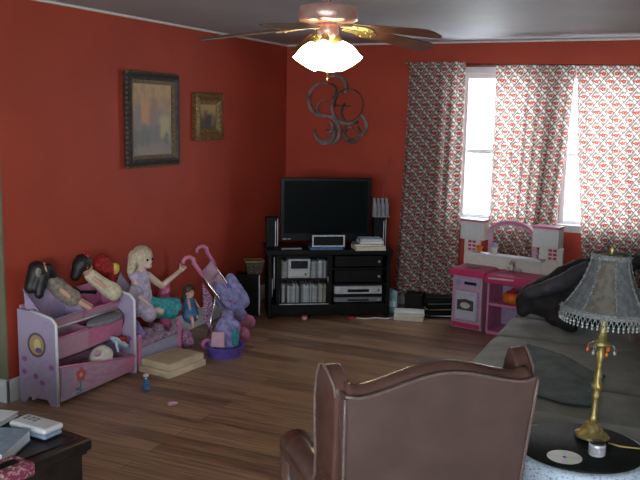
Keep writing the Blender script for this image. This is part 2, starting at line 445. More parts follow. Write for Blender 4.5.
def capsule(bm, a, b, ra, rb, seg=12):
    a, b = Vector(a), Vector(b); d = b - a; L = d.length
    q = Vector((0, 0, 1)).rotation_difference(d) if L > 1e-6 else None
    T = Matrix.Translation(a) @ (q.to_matrix().to_4x4() if q else Matrix.Identity(4))
    prof = []
    for k in range(1, 6): t = -PI / 2 + PI / 2 * k / 5; prof.append((ra * math.cos(t), ra * math.sin(t)))
    for k in range(0, 5): t = PI / 2 * k / 5; prof.append((rb * math.cos(t), L + rb * math.sin(t)))
    rings = [[bm.verts.new(T @ Vector((r * math.cos(2 * PI * k / seg), r * math.sin(2 * PI * k / seg), z))) for k in range(seg)] for r, z in prof]
    for A, Bq in zip(rings, rings[1:]):
        for k in range(seg): bm.faces.new((A[k], A[(k + 1) % seg], Bq[(k + 1) % seg], Bq[k]))
    bm.faces.new(rings[0][::-1]); bm.faces.new(rings[-1])

def blob(name, m, parent, caps=(), balls=(), vox=.008, smooth=4, disp=0):
    """one continuous surface fused from tapered limbs and lumps"""
    bm = bmesh.new()
    for c in caps: capsule(bm, *c)
    for c in balls: spheremesh(bm, Vector(c[0]), c[1], 16, c[2] if len(c) > 2 else (1, 1, 1), c[3] if len(c) > 3 else None)
    me = bpy.data.meshes.new('tmp'); bm.to_mesh(me); bm.free()
    t = bpy.data.objects.new('tmp', me); COL.objects.link(t)
    q = t.modifiers.new('r', 'REMESH'); q.mode = 'VOXEL'; q.voxel_size = vox
    if smooth: q = t.modifiers.new('s', 'SMOOTH'); q.iterations = smooth; q.factor = .5
    if disp:
        tx = bpy.data.textures.new('d', 'CLOUDS'); tx.noise_scale = vox * 5
        q = t.modifiers.new('d', 'DISPLACE'); q.texture = tx; q.strength = disp; q.mid_level = .5
    dg = bpy.context.evaluated_depsgraph_get(); dg.update()
    me2 = bpy.data.meshes.new_from_object(t.evaluated_get(dg))
    bpy.data.objects.remove(t)
    if parent is not None:
        r = parent
        while r.parent: r = r.parent
        me2.transform((Matrix.Translation(r.location) @ Matrix.Rotation(r.rotation_euler.z, 4, 'Z')).inverted())
    me2.name = name; me2.materials.clear(); me2.materials.append(M[m] if isinstance(m, str) else m)
    for p in me2.polygons: p.use_smooth = True
    o = bpy.data.objects.new(name, me2); COL.objects.link(o)
    if parent is not None: o.parent = parent
    return o

from mathutils.bvhtree import BVHTree
def tree_of(o):
    o_ = [o] + [c for c in COL.objects if c.parent == o] ; o_ += [d for c in o_[1:] for d in COL.objects if d.parent == c]
    bpy.context.view_layer.update(); dg = bpy.context.evaluated_depsgraph_get(); vs, ps = [], []
    for q in o_:
        if q.type != 'MESH': continue
        ev = q.evaluated_get(dg); me = ev.to_mesh(); b = len(vs)
        vs += [ev.matrix_world @ v.co for v in me.vertices]; ps += [tuple(b + i for i in p.vertices) for p in me.polygons]; ev.to_mesh_clear()
    return vs, ps
def settle(o, others, d=(0, 0, 1), step=.004, most=.16):
    """slide a thing along d until it no longer cuts into the others, so it rests against them"""
    d = Vector(d).normalized(); vs, ps = tree_of(o); T = [BVHTree.FromPolygons(*tree_of(q)) for q in others]; k = 0
    while k * step < most:
        t = BVHTree.FromPolygons([v + d * (k * step) for v in vs], ps)
        if not any(t.overlap(q) for q in T): break
        k += 1
    o.location = Vector(o.location) + d * (k * step)
    print('settle', o.name, round(k * step, 3)); return o

def conform(o, others, gap=.012, deep=.35, wide=.012):
    """drape: vertices of a soft thing lying inside the others are raised onto their surface"""
    T = [BVHTree.FromPolygons(*tree_of(q)) for q in others]; bpy.context.view_layer.update()
    for q in [o] + [c for c in COL.objects if c.parent == o]:
        if q.type != 'MESH': continue
        mw = q.matrix_world.copy(); inv = mw.inverted()
        for v in q.data.vertices:
            p = mw @ v.co; top = None
            for dx, dy in ((0, 0), (wide, 0), (-wide, 0), (0, wide), (0, -wide)):
                for t in T:
                    h = t.ray_cast(Vector((p.x + dx, p.y + dy, 3)), Vector((0, 0, -1)))
                    if h[0] is not None and (top is None or h[0].z > top): top = h[0].z
            if top is not None and p.z < top + gap and p.z > top - deep:
                p.z = top + gap + .03 * max(0, p.z - (top - .1)); v.co = inv @ p
    return o

# ------------------------------------------------------------------ room
H, XL, YB, XR, YR, XH, YL = 2.44, -3.695, 7.305, 1.75, -2.9, -5.6, 3.607
struct(B(XH - .2, XR + .2, YR - .2, YB + .2, -.12, 0).build('floor', 'floor'))
struct(B(XH - .2, XR + .2, YR - .2, YB + .2, H, H + .12).build('ceiling', 'ceil'))
def holed(name, m, axis, a0, a1, t0, t1, holes):
    """wall along axis with rectangular holes (lo, hi, z0, z1)"""
    mb = MB(); f = (lambda p, q, z0, z1: mb.box(p, q, t0, t1, z0, z1)) if axis == 'x' else (lambda p, q, z0, z1: mb.box(t0, t1, p, q, z0, z1))
    x = a0
    for lo, hi, z0, z1 in sorted(holes):
        f(x, lo, 0, H); f(lo, hi, 0, z0); f(lo, hi, z1, H); x = hi
    f(x, a1, 0, H)
    return struct(mb.build(name, m))
WZ0, WZ1 = .86, 2.16
W1, W2 = (-1.93, -1.26), (-1.04, -.36)
holed('wall_back', 'red', 'x', XL, XR + .2, YB, YB + .18, [(*W1, WZ0, WZ1), (*W2, WZ0, WZ1)])
struct(B(XL - .16, XL, YL, YB + .18, 0, H).build('wall_left', 'red'))
struct(B(XH, XL - .0005, YL - .012, YL + .12, 0, H).build('wall_hall', 'olive'))
REAR_FILL = [(-2.3, -.7, .5, 2.2), (-.2, 1.4, .5, 2.2)]  # unseen openings behind the camera, added and sized for fill light
holed('wall_rear', 'pale', 'x', XH, XR, YR - .18, YR, REAR_FILL)
RIGHT_FILL = [(-2.4, -.9, .5, 2.2)]  # unseen side opening, added to bring fill light from the right
holed('wall_right', 'pale', 'y', YR, YB, XR, XR + .18, RIGHT_FILL)
struct(B(XH - .18, XH, YR, YL, 0, H).build('wall_far_left', 'pale'))
# baseboards and ceiling trims (trim sits flush on the wall faces)
struct(B(XL, XL + .016, YL - .03, YB, 0, .145).build('baseboard_left', 'trim', bevel=.004))
struct(B(XH, XL + .016, YL - .03, YL - .012, 0, .145).build('baseboard_hall', 'trim', bevel=.004))
struct(B(XL + .02, XR, YB - .016, YB, 0, .145).build('baseboard_back', 'trim', bevel=.004))
struct(B(XL, XR, YB - .018, YB, H - .018, H).build('trim_1', 'offwhite', bevel=.005))
struct(B(XL, XL + .018, YL, YB - .018, H - .018, H).build('trim_2', 'offwhite', bevel=.005))

def window(name, lo, hi, z0, z1, t, axis='x', out=1, rails=True, sill=True):
    """double-hung window in the wall whose room face is at t; out is the outward direction"""
    w = struct(bpy.data.objects.new(name, None)); COL.objects.link(w)
    def bx(mb, a0, a1, d0, d1, zz0, zz1):
        d0, d1 = sorted((t + out * d0, t + out * d1))
        mb.box(a0, a1, d0, d1, zz0, zz1) if axis == 'x' else mb.box(d0, d1, a0, a1, zz0, zz1)
    f = MB(); e = .045
    bx(f, lo, lo + e, .03, .13, z0, z1); bx(f, hi - e, hi, .03, .13, z0, z1)
    bx(f, lo + e, hi - e, .03, .13, z1 - e, z1); bx(f, lo + e, hi - e, .03, .13, z0, z0 + e)
    if rails:
        zm = z0 + (z1 - z0) * .47; bx(f, lo + e, hi - e, .06, .10, zm - .02, zm + .02)
    f.build('window_frame', 'trim', w, bevel=.004)
    c = MB(); k = .055
    bx(c, lo - k, lo, -.014, 0, z0 - k, z1 + k); bx(c, hi, hi + k, -.014, 0, z0 - k, z1 + k)
    bx(c, lo, hi, -.014, 0, z1, z1 + k); bx(c, lo, hi, -.014, 0, z0 - k, z0)
    c.build('window_casing', 'trim', w, bevel=.003)
    if sill:
        s = MB(); bx(s, lo - k - .015, hi + k + .015, -.035, .028, z0 - .012, z0 + .012); s.build('window_sill', 'trim', w, bevel=.004)
    g = MB(); bx(g, lo + e, hi - e, .078, .082, z0 + e, z1 - e); g.build('pane', 'glass', w)
    # sky light sampling through this opening
    L = bpy.data.lights.new('portal', 'AREA'); L.shape = 'RECTANGLE'; L.size = hi - lo; L.size_y = z1 - z0; L.cycles.is_portal = True
    o = bpy.data.objects.new('window_daylight', L); COL.objects.link(o)
    p = Vector(((lo + hi) / 2, t + out * .15, (z0 + z1) / 2)) if axis == 'x' else Vector((t + out * .15, (lo + hi) / 2, (z0 + z1) / 2))
    o.location = p; d = Vector((0, -out, 0)) if axis == 'x' else Vector((-out, 0, 0))
    o.rotation_euler = d.to_track_quat('-Z', 'Z').to_euler()
window('window_1', *W1, WZ0, WZ1, YB); window('window_2', *W2, WZ0, WZ1, YB)
window('fill_window_3', *REAR_FILL[0], YR, out=-1, sill=False); window('fill_window_4', *REAR_FILL[1], YR, out=-1, sill=False)
window('fill_window_5', *RIGHT_FILL[0], XR, 'y', 1, sill=False)

# ------------------------------------------------------------------ curtains
rod = thing('curtain_rod', 'thin dark curtain rod across the top of the window wall', 'curtain rod', (-2.44, YB - .06, 2.245))
MB().tube([(-2.43, YB - .06, 2.245), (.9, YB - .06, 2.19)], .007).build('rod', 'darkmetal', rod, True)
MB().ball((-2.445, YB - .06, 2.25), .018).build('finial', 'brass', rod, True)
for bxp in (-2.42, .5):
    MB().tube([(bxp, YB - .06, 2.245), (bxp, YB - .002, 2.245)], .006).build('bracket', 'darkmetal', rod, True)
def curtain(label, xt0, xt1, xb0, xb1, zt, zb, folds, seed, amp=.03):
    rr = random.Random(seed); ph = [rr.uniform(0, 6) for _ in range(4)]; W = (xt1 - xt0) * 1.18
    def f(u, v):
        z = zt + (zb - zt) * v; s = v ** 1.3
        x = (xt0 + (xt1 - xt0) * u) * (1 - s) + (xb0 + (xb1 - xb0) * u) * s
        a = amp * (.25 + .75 * min(1, v * 2.5))
        y = YB - .098 - .012 + a * (math.sin(folds * 2 * PI * u + ph[0] + .7 * v) * .65 + math.sin(folds * 3.7 * u + ph[1] - 1.1 * v) * .35)
        if zt - z < .03: y -= .0
        z2 = z + (.012 * math.sin(folds * 2 * PI * u + ph[2]) if v > .97 else 0)
        return (x, y, z2)
    mb = MB(); mb.grid(f, 110, 60, lambda u, v: (u * W, -(v * (zt - zb))))
    o = mb.build('curtain', 'curtain', None, True)
    return tag(o, label, 'curtain', 'floral trellis curtains on the window wall')
curtain('red and brown print curtain hanging to the floor beside the black TV stand', -2.40, -1.885, -2.485, -1.885, 2.255, .12, 5, 3)
curtain('print curtain between the two bright window gaps, behind the pink play kitchen', -1.615, -.95, -1.605, -1.10, 2.218, .10, 7, 5)
curtain('print curtain behind the lamp and black coat, furthest from the TV', -.945, .45, -.775, .45, 2.210, .35, 10, 9)

# ------------------------------------------------------------------ TV corner (frame: u along the front, v to the wall)
TA = Vector((-3.28, 6.176, 0)); TR = math.atan2(.535, .845); TF = frame_mat(TA, TR)
st = thing('tv_stand', 'low black wooden TV stand set across the room corner', 'tv stand', TA, TR)
def LB(*a): return MB().box(*a)
SW, SD = 1.08, .44
LB(-.02, SW + .02, -.015, SD, .565, .61).build('top', 'black', st, bevel=.006, local=True)
LB(0, SW, .01, SD - .005, .03, .125).build('bottom_panel', 'black', st, bevel=.004, local=True)
LB(.01, SW - .01, SD - .02, SD - .006, .125, .565).build('back_panel', 'black_matte', st, local=True)
for x0 in (0, SW - .03): LB(x0, x0 + .03, 0, SD - .005, .0, .565).build('side_panel', 'black', st, bevel=.003, local=True)
LB(.07, .095, 0, SD - .02, .125, .565).build('divider', 'black', st, bevel=.003, local=True)
LB(.53, .56, 0, SD - .02, .125, .565).build('divider', 'black', st, bevel=.003, local=True)
LB(.095, .53, .02, SD - .02, .333, .35).build('shelf', 'black', st, local=True)
for z in (.182, .29, .43): LB(.56, SW - .03, .02, SD - .02, z, z + .014).build('shelf', 'black', st, local=True)
d = LB(.096, .529, -.012, -.001, .128, .142).box(.096, .529, -.012, -.001, .550, .562).box(.096, .112, -.012, -.001, .142, .55).box(.513, .529, -.012, -.001, .142, .55).build('door', 'black', st, local=True)
LB(.112, .513, -.008, -.004, .142, .55).build('glass_pane', 'cabglass', d, local=True)
LB(.096, .529, -.016, -.0125, .128, .136).build('chrome_strip', 'silver', d, local=True)
MB().tube([(.52, -.014, .32), (.52, -.022, .325), (.52, -.022, .37), (.52, -.014, .375)], .003).build('handle', 'silver', d, True, local=True)
MB().tube([(.05, -.006, .27), (.05, -.006, .55)], .005).tube([(.035, -.006, .2), (.035, -.006, .36)], .004).build('slot_rail', 'silver', st, True, local=True)
for x in (.02, SW - .05):
    pass

def TW(u, v, z=0): return TF @ Vector((u, v, z))
def tthing(name, label, cat, u, v, z, rz=0, group=None): return thing(name, label, cat, TW(u, v, z), TR + rz, group)

tv = tthing('television', 'black flat screen television on the corner TV stand', 'television', .525, .24, .6105)
LB(-.405, .405, -.03, .03, .045, .61).build('casing', 'tvbezel', tv, bevel=.008, local=True)
LB(-.375, .375, -.034, -.0305, .115, .585).build('screen', 'screen', tv, local=True)
MB().prism([(-.02 + .2 * math.cos(a), .02 + .1 * math.sin(a)) for a in [2 * PI * k / 28 for k in range(28)]], 'z', 0, .014).build('base', 'tvbezel', tv, bevel=.003, local=True)
LB(-.05, .05, .0, .04, .013, .06).build('neck', 'tvbezel', tv, local=True)
LB(-.385, -.35, -.033, -.0302, .062, .068).box(-.34, -.315, -.033, -.0302, .062, .068).build('logo', 'silver', tv, local=True)

def slim_speaker(u0, u1, v0, h, label):
    s = tthing('slim_speaker', label, 'speaker', (u0 + u1) / 2, v0, .6105, group='slim speakers on the TV stand'); w = (u1 - u0) / 2
    LB(-w, w, 0, .12, 0, h).build('cabinet', 'black', s, bevel=.004, local=True)
    LB(-w * .62, w * .62, -.005, .0, .02, h - .02).build('grille', 'black_matte', s, bevel=.002, local=True)
    LB(w * .45, w * .58, -.009, -.005, .01, h - .03).box(w * .8, w * .9, -.006, -.0005, .01, h - .01).build('trim', 'silver', s, local=True)
    return s
slim_speaker(-.01, .098, .16, .262, 'slim black upright speaker on the TV stand nearest the left wall')
slim_speaker(.955, 1.07, .16, .262, 'slim black upright speaker below the slatted grey rack')
rk = tthing('letter_rack', 'small dark grey slatted rack on top of the slim speaker beside the TV', 'rack', 1.02, .22, .873)
for k in range(4):
    x = -.062 + k * .036
    MB().prism([(x, .005), (x + .024, .005), (x + .012, .17), (x - .012, .175)], 'y', -.03 - .002 * k, -.012).build('slat', 'greyplastic', rk, local=True, bevel=.002)
LB(-.07, .09, -.035, .03, 0, .006).box(-.07, .08, .0, .008, .006, .12).build('base', 'greyplastic', rk, local=True)
an = tag(MB().tube([TW(1.035, .40, .611), TW(1.055, .42, .9), TW(1.16, .47, 1.38)], .0022, 6).build('antenna', 'greymetal', None, True), 'thin telescopic aerial rising behind the slatted rack', 'antenna')

rc = tthing('cable_box', 'small silver framed receiver box in front of the TV screen', 'receiver', .53, .06, .6275)
LB(-.14, .14, .0, .10, 0, .1).build('case', 'black_matte', rc, bevel=.004, local=True)
LB(-.145, .145, -.006, .0, 0, .012).box(-.145, .145, -.006, 0, .092, .104).box(-.145, -.132, -.006, 0, .012, .092).box(.132, .145, -.006, 0, .012, .092).build('front_frame', 'silver', rc, local=True)
LB(-.12, .12, -.003, -.0005, .03, .075).build('display', 'display', rc, local=True)
bc = tag(B(-.16, .13, -.075, .065, 0, .016).build('dvd_case', 'blue', None, bevel=.003), 'flat blue case under the silver framed receiver box', 'dvd case'); bc.matrix_world = frame_mat(TW(.52, .062, .6105), TR)
gr = thing('remote_control', 'grey remote control lying on the TV stand below the screen corner', 'remote control', TW(.2, .03, .6105), TR + .1)
LB(-.09, .09, -.022, .022, 0, .016).build('body', 'greyplastic', gr, bevel=.006, local=True)
for i in range(5): LB(-.07 + i * .028, -.052 + i * .028, -.012, .012, .016, .019).build('button', 'black_matte', gr, local=True)

def book(name, label, cat, loc, rz, w, d, h, cover, page='paper', group=None, cov=.003):
    b = thing(name, label, cat, loc, rz, group)
    LB(-w / 2, w / 2, -d / 2, d / 2, 0, cov).box(-w / 2, w / 2, -d / 2, d / 2, h - cov, h).box(-w / 2, -w / 2 + cov, -d / 2, d / 2, cov, h - cov).build('cover', cover, b, local=True)
    LB(-w / 2 + cov, w / 2 - .004, -d / 2 + .004, d / 2 - .004, cov, h - cov).build('pages', page, b, local=True)
    return b
z = .6105
for (w, dd, h, cov, pg, ang, du, lab) in ((.27, .2, .034, 'cream', 'paper', .05, 0, 'thick cream book at the bottom of the stack on the TV stand'),
                                 (.25, .18, .022, 'taupe', 'paper', -.06, -.012, 'grey brown book second from the bottom in the TV stand stack'),
                                 (.21, .16, .02, 'whitepaper', 'whitepaper', .03, .012, 'thin white book second from the top in the TV stand stack'),
                                 (.2, .15, .022, 'bluecover', 'paper', -.02, .01, 'grey blue book on top of the stack on the TV stand')):
    book('book', lab, 'book', TW(.885 + du, .04, z), TR + ang, w, dd, h, cov, pg, 'books stacked on the TV stand'); z += h + .0005

# mini stereo and cd rows behind the glass door
sr = tthing('mini_stereo', 'silver mini stereo with a dark display behind the glass door', 'stereo', .275, .05, .3505)
LB(-.10, .10, 0, .14, 0, .172).build('case', 'silver', sr, bevel=.008, local=True)
LB(-.075, .075, -.004, 0, .085, .155).build('display', 'display', sr, bevel=.002, local=True)
LB(-.09, .09, -.006, 0, .02, .066).build('drawer', 'offwhite', sr, bevel=.003, local=True)
MB().lathe([(.011, 0), (.011, .01), (.008, .012)], seg=14).build('knob', 'greyplastic', sr, True, local=True)
kn = kids(sr)[-1]; kn.rotation_euler = (PI / 2, 0, 0); kn.location = (.055, -.006, .035)
CDC = [P('cd_spine_%s' % n, c, .4, var=.2, scale=60) for n, c in (('grey', (.30, .32, .34)), ('pale', (.48, .50, .49)), ('cream', (.44, .40, .30)), ('dark', (.03, .03, .035)), ('slate', (.16, .22, .28)), ('white', (.58, .60, .63)), ('brown', (.2, .12, .08)))]
protos = []
def cd_row(u0, u1, zb, h, label, group):
    u = u0
    while u < u1 - .010:
        w = R.choice((.010, .012, .015)); hh = h * R.uniform(.86, 1)
        if u + w > u1: break
        mi = R.choice((0, 1, 1, 2, 3, 4, 5, 5, 6))
        o = B(0, w - .0012, 0, .13, 0, hh).build('cd_case', CDC[mi], None, bevel=.0008, seg=1)
        o.matrix_world = frame_mat(TW(u, .045 + R.uniform(0, .02), zb), TR)
        tag(o, label, 'cd case', group); u += w
cd_row(.100, .172, .3505, .165, 'upright disc case beside the mini stereo behind the glass door, TV wall corner side', 'disc cases on the upper glass door shelf, corner side')
cd_row(.38, .525, .3505, .165, 'upright disc case between the mini stereo and the stand divider', 'disc cases on the upper glass door shelf, divider side')
cd_row(.100, .525, .1255, .175, 'upright disc case in the lower row behind the glass door', 'disc cases on the lower glass door shelf')

def player(label, z, h, m, w=.43, name='disc_player'):
    p = tthing(name, label, 'player', .805, .05, z); w /= 2
    LB(-w, w, 0, .28, .006, h).build('case', m, p, bevel=.004, local=True)
    LB(-w * .45, w * .45, -.004, 0, h * .3, h * .62).build('tray_slot', 'black_matte', p, local=True)
    for k in (-1, 1): LB(k * w * .8 - .02, k * w * .8 + .02, .01, .05, 0, .006).build('foot', 'black_matte', p, local=True)
    MB().tube([(w * .85, -.008, h * .5), (w * .85, .0, h * .5)], .011, 14).build('knob', 'greyplastic' if m == 'silver' else 'silver', p, True, local=True)
player('silver disc player on the right shelf of the TV stand', .1965, .078, 'silver')
player('thin silver and black video player on the lowest TV stand shelf', .1255, .048, 'greyplastic')
player('black amplifier on the middle right shelf of the TV stand', .3045, .115, 'black_matte', name='amplifier')
player('black tuner on the top right shelf of the TV stand', .4445, .10, 'black_matte', name='tuner')

# floor under the stand's front edge
cb = tag(MB().tube([TW(.78, -.03, .006), TW(.86, -.07, .006), TW(.95, -.04, .006), TW(1.04, -.08, .006), TW(1.12, -.04, .006)], .005, 6).build('cable', 'whitepaper', None, True), 'pale cable lying on the floor before the TV stand', 'cable')
jr = thing('jar', 'small pink jar on the floor before the TV stand', 'jar', TW(.315, -.05, 0))
MB().lathe([(.02, 0), (.026, .008), (.026, .03), (.02, .034)], seg=16).build('body', 'palepink', jr, True, local=True)
MB().lathe([(.022, .034), (.022, .045)], seg=16).build('lid', 'redcloth', jr, local=True)
rt = tag(MB().lathe([(.028, 0), (.034, .012), (.03, .02)], seg=16).build('toy_dish', 'redcloth', None, True), 'small dark red toy dish on the floor before the TV stand', 'toy'); rt.location = TW(.72, -.05, 0)

# black box speaker and basket at the corner side of the stand
sp = tthing('floor_speaker', 'black box speaker on the floor between the pink stroller and TV stand', 'speaker', -.165, .1, 0)
LB(-.10, .10, 0, .17, .008, .375).build('cabinet', 'black', sp, bevel=.004, local=True)
LB(-.085, .085, -.008, 0, .03, .355).build('grille', 'black_matte', sp, bevel=.003, local=True)
LB(.088, .098, -.004, .0, .012, .37).build('trim', 'silver', sp, local=True)
for a in (-.08, .08): LB(a - .012, a + .012, .02, .15, 0, .008).build('foot', 'black_matte', sp, local=True)
bk = tthing('wicker_basket', 'small dark wicker basket on the black box speaker', 'basket', -.115, .17, .3755)
bk.rotation_euler.z += .1
MB().prism([(-.065, 0), (.065, 0), (.085, .115), (-.085, .115)], 'y', -.06, .06).build('body', 'wicker', bk, local=True, bevel=.006)
MB().tube([(-.083, -.064, .115), (.083, -.064, .115), (.083, .064, .115), (-.083, .064, .115)], .007, 6, True).build('rim', 'cord', bk, True, local=True)

# ------------------------------------------------------------------ floor pile beside the stand
bz = 0
for i, (m, lab) in enumerate((('palepink', 'pink and white book at the bottom of the floor pile by the curtain'), ('whitepaper', 'white book on top of the floor pile by the curtain'))):
    book('book', lab, 'book', (-2.185, 6.775, bz), .2 + .1 * i, .26, .17, .04 - .005 * i, m, 'paper', 'books on the floor by the curtain'); bz += .04
bx = thing('storage_box', 'small black box on the floor below the hanging curtain hem', 'box', (-2.215, 7.02, 0), .1)
LB(-.08, .08, -.08, .07, 0, .16).build('body', 'black_matte', bx, bevel=.004, local=True)
LB(-.084, .084, -.084, .074, .16, .185).build('lid', 'black', bx, bevel=.004, local=True)
pk = thing('packet', 'pale teal paper packet leaning by the black TV stand', 'packet', (-2.40, 6.93, 0), .15)
MB().prism([(-.05, 0), (.05, 0), (.045, .20), (.0, .215), (-.04, .19)], 'y', -.02, .02).build('bag', P('teal_packet', (.22, .40, .44), .5, var=.2), pk, bevel=.008, local=True)
LB(-.03, .03, -.022, -.0205, .06, .11).build('label_patch', 'whitepaper', pk, local=True)
zz = 0
CS = [('black_matte', .018), ('whitepaper', .006), ('black_matte', .026), ('black', .024), ('beigelid', .006), ('black_matte', .024), ('black', .02), ('teal_g', .007), ('black_matte', .024), ('black', .022)]
M['teal_g'] = P('green_cover', (.10, .26, .16), .5)
names = {'whitepaper': 'thin white magazine low in the stack of black cases', 'beigelid': 'thin tan magazine midway in the stack of black cases', 'teal_g': 'thin green magazine near the top of the stack of black cases'}
for i, (m, h) in enumerate(CS):
    nm = 'magazine' if m in names else 'video_case'
    o = B(-.115, .115, -.075, .075, 0, h).build(nm, m, None, bevel=.0015, seg=1)
    o.matrix_world = frame_mat((-1.985 + R.uniform(-.012, .012), 6.99 + R.uniform(-.01, .01), zz), .45 + R.uniform(-.2, .2)); zz += h + .0004
    tag(o, names.get(m, 'black video case in the stack between the curtain and play kitchen'), nm.replace('_', ' '), 'stack of cases by the play kitchen')

# ------------------------------------------------------------------ toy kitchen
KA = Vector((-1.803, 6.702, 0)); KR = math.radians(-12)
k = thing('toy_kitchen', 'pink and white plastic play kitchen in front of the window', 'toy kitchen', KA, KR)
def KB(*a): return MB().box(*a)
KD = .29
oc = MB().prism([(0, 0), (.30, 0), (.29, .03), (.285, .455), (.015, .455), (.01, .03)], 'y', 0.008, KD).build('oven_cabinet', 'palepink', k, local=True, bevel=.008)
od = KB(.04, .262, -.008, .0075, .075, .335).build('oven_door', 'lilac', k, local=True, bevel=.006)
KB(.055, .247, -.014, -.0085, .085, .325).build('door_panel', 'doorpale', od, local=True, bevel=.003)
MB().prism([(.075 , .165), (.225, .165), (.225, .25), (.15, .262), (.075, .25)], 'y', -.018, -.0145).build('window', 'darkmetal', od, local=True)
MB().prism([(.15 + .045 * math.cos(a), .208 + .026 * math.sin(a)) for a in [2 * PI * i / 18 for i in range(18)]], 'y', -.02, -.0182).build('plate_picture', 'silver', od, local=True)
MB().tube([(.08, -.013, .305), (.08, -.03, .305), (.22, -.03, .305), (.22, -.013, .305)], .006).build('handle', 'white', od, True, local=True)
cp = KB(.03, .272, -.006, .0075, .365, .435).build('control_panel', 'lilac', k, local=True, bevel=.004)
KB(.13, .24, -.009, -.0065, .385, .41).build('display', 'black_matte', cp, local=True)
MB().tube([(.075, -.016, .4), (.075, -.007, .4)], .022, 16).build('dial', 'bluegrey', cp, True, local=True)
KB(.02, .28, -.004, .0075, .012, .05).build('kick_strip', 'hotpink', k, local=True, bevel=.004)
MB().prism([(-.015, .455), (.315, .455), (.315, .50), (.29, .515), (.01, .515), (-.015, .50)], 'y', -.02, KD).build('oven_counter', 'hotpink', k, local=True, bevel=.012)
MB().lathe([(.055, .515), (.06, .522), (.05, .524)], (.15, .13, 0), 20).build('hob', 'greyplastic', k, True, local=True)
# sink side: open shelves
for x0 in (.335, .74): KB(x0, x0 + .02, 0, KD, 0.0, .43).build('side_panel', 'pink', k, local=True, bevel=.004)
KB(.355, .74, KD - .02, KD, .0, .43).build('back_panel', 'lilac', k, local=True)
KB(.355, .74, 0, KD - .02, .235, .262).build('shelf', 'pink', k, local=True, bevel=.006)
KB(.355, .74, -.03, KD - .02, .0, .03).build('base_shelf', 'pink', k, local=True, bevel=.008)
MB().prism([(.32, .43), (.78, .43), (.79, .455), (.775, .50), (.34, .505), (.318, .47)], 'y', -.04, KD).build('sink_counter', 'hotpink', k, local=True, bevel=.014)
MB().tube([(.36, -.045, .475), (.58, -.045, .482)], .007).build('counter_trim', 'white', k, True, local=True)
MB().lathe([(.015, .505), (.015, .515), (.008, .52), (.008, .56)], (.47, .2, 0), 12).tube([(.47, .2, .55), (.47, .195, .585), (.47, .16, .6), (.47, .13, .58)], .008).build('faucet', 'chrome', k, True, local=True)
for dx in (-.05, .05): MB().ball((.47 + dx, .2, .525), .018, (1, 1, .8), 12).build('tap', 'silver', k, True, local=True)
# back board with arched opening, upper cupboards
bbm = MB(); y0, y1 = KD - .03, KD
bbm.box(-.02, .86, y0, y1, .5, .625).box(-.02, .13, y0, y1, .625, .74).box(.66, .86, y0, y1, .625, .74)
bbm.build('backsplash', 'offwhite', k, local=True, bevel=.006)
for x0 in (.02, .74):
    for r_ in range(3):
        for c_ in range(2): pass
    MB().box(x0, x0 + .03, y0 - .003, y0, .635, .655).box(x0 + .04, x0 + .07, y0 - .003, y0, .635, .655).box(x0, x0 + .03, y0 - .003, y0, .668, .688).box(x0 + .04, x0 + .07, y0 - .003, y0, .668, .688).box(x0, x0 + .03, y0 - .003, y0, .701, .721).box(x0 + .04, x0 + .07, y0 - .003, y0, .701, .721).build('tile_print', 'hotpink', k, local=True)
KB(.10, .72, .16, y0, .615, .635).build('ledge', 'white', k, local=True, bevel=.005)
for x0 in (-.02, .63):
    uc = KB(x0, x0 + .22, .17, KD, .74, .895).build('upper_cupboard', 'offwhite', k, local=True, bevel=.008)
    KB(x0 + .015, x0 + .205, .163, .1695, .755, .88).build('cupboard_door', 'white', uc, local=True, bevel=.006)
    KB(x0 + .0, x0 + .22, .155, KD, .897, .917).build('cupboard_cap', 'pink', uc, local=True, bevel=.005)
ar = MB()
pts = [(.415 + .215 * math.cos(a), .80 + .125 * math.sin(a)) for a in [PI * i / 16 for i in range(17)]]
pin = [(.415 + .18 * math.cos(a), .80 + .085 * math.sin(a)) for a in [PI * i / 16 for i in range(17)]]
ar.prism(pts + pin[::-1], 'y', y0 - .02, y1); ar.build('arch', 'palepink', k, local=True)
MB().prism([(.415 + .205 * math.cos(a), .80 + .118 * math.sin(a)) for a in [PI * (.12 + .76 * i / 16) for i in range(17)]] + [(.415 + .19 * math.cos(a), .80 + .1 * math.sin(a)) for a in [PI * (.88 - .76 * i / 16) for i in range(17)]], 'y', y0 - .026, y0 - .0205).build('arch_stripe', 'pink', k, local=True)
for x0 in (.205, .595): KB(x0, x0 + .035, y0, y1, .62, .81).build('arch_post', 'palepink', k, local=True, bevel=.004)
KF = frame_mat(KA, KR)
pp = thing('toy_pot', 'round orange toy pot on the play kitchen shelf', 'toy pot', KF @ Vector((.525, .09, .2625)), KR)
MB().lathe([(.045, 0), (.075, .012), (.085, .045), (.075, .08), (.055, .092)], seg=28, mod=lambda a, z: 1 + .04 * math.cos(9 * a)).build('body', 'orange', pp, True, local=True)
MB().lathe([(.05, .092), (.05, .098), (.02, .106), (.012, .122), (.016, .128)], seg=18).build('lid', 'redcloth', pp, True, local=True)
pc = thing('toy_figure', 'small white toy cup figure with a lilac cap on the kitchen ledge', 'toy', KF @ Vector((.29, .2, .6355)), KR)
MB().lathe([(.02, 0), (.026, .03), (.03, .05), (.024, .062)], seg=16).build('body', 'offwhite', pc, True, local=True)
MB().lathe([(.034, .062), (.036, .07), (.024, .09), (.008, .1)], seg=16).build('cap', 'lilac', pc, True, local=True)
fl = thing('toy_flower', 'tiny red toy flower on the ledge below the play kitchen arch', 'toy', KF @ Vector((.155, .2, .6355)), KR)
MB().ball((0, 0, .025), .025).ball((.018, 0, .045), .016).ball((-.016, 0, .045), .016).build('bloom', 'orange', fl, True, local=True)

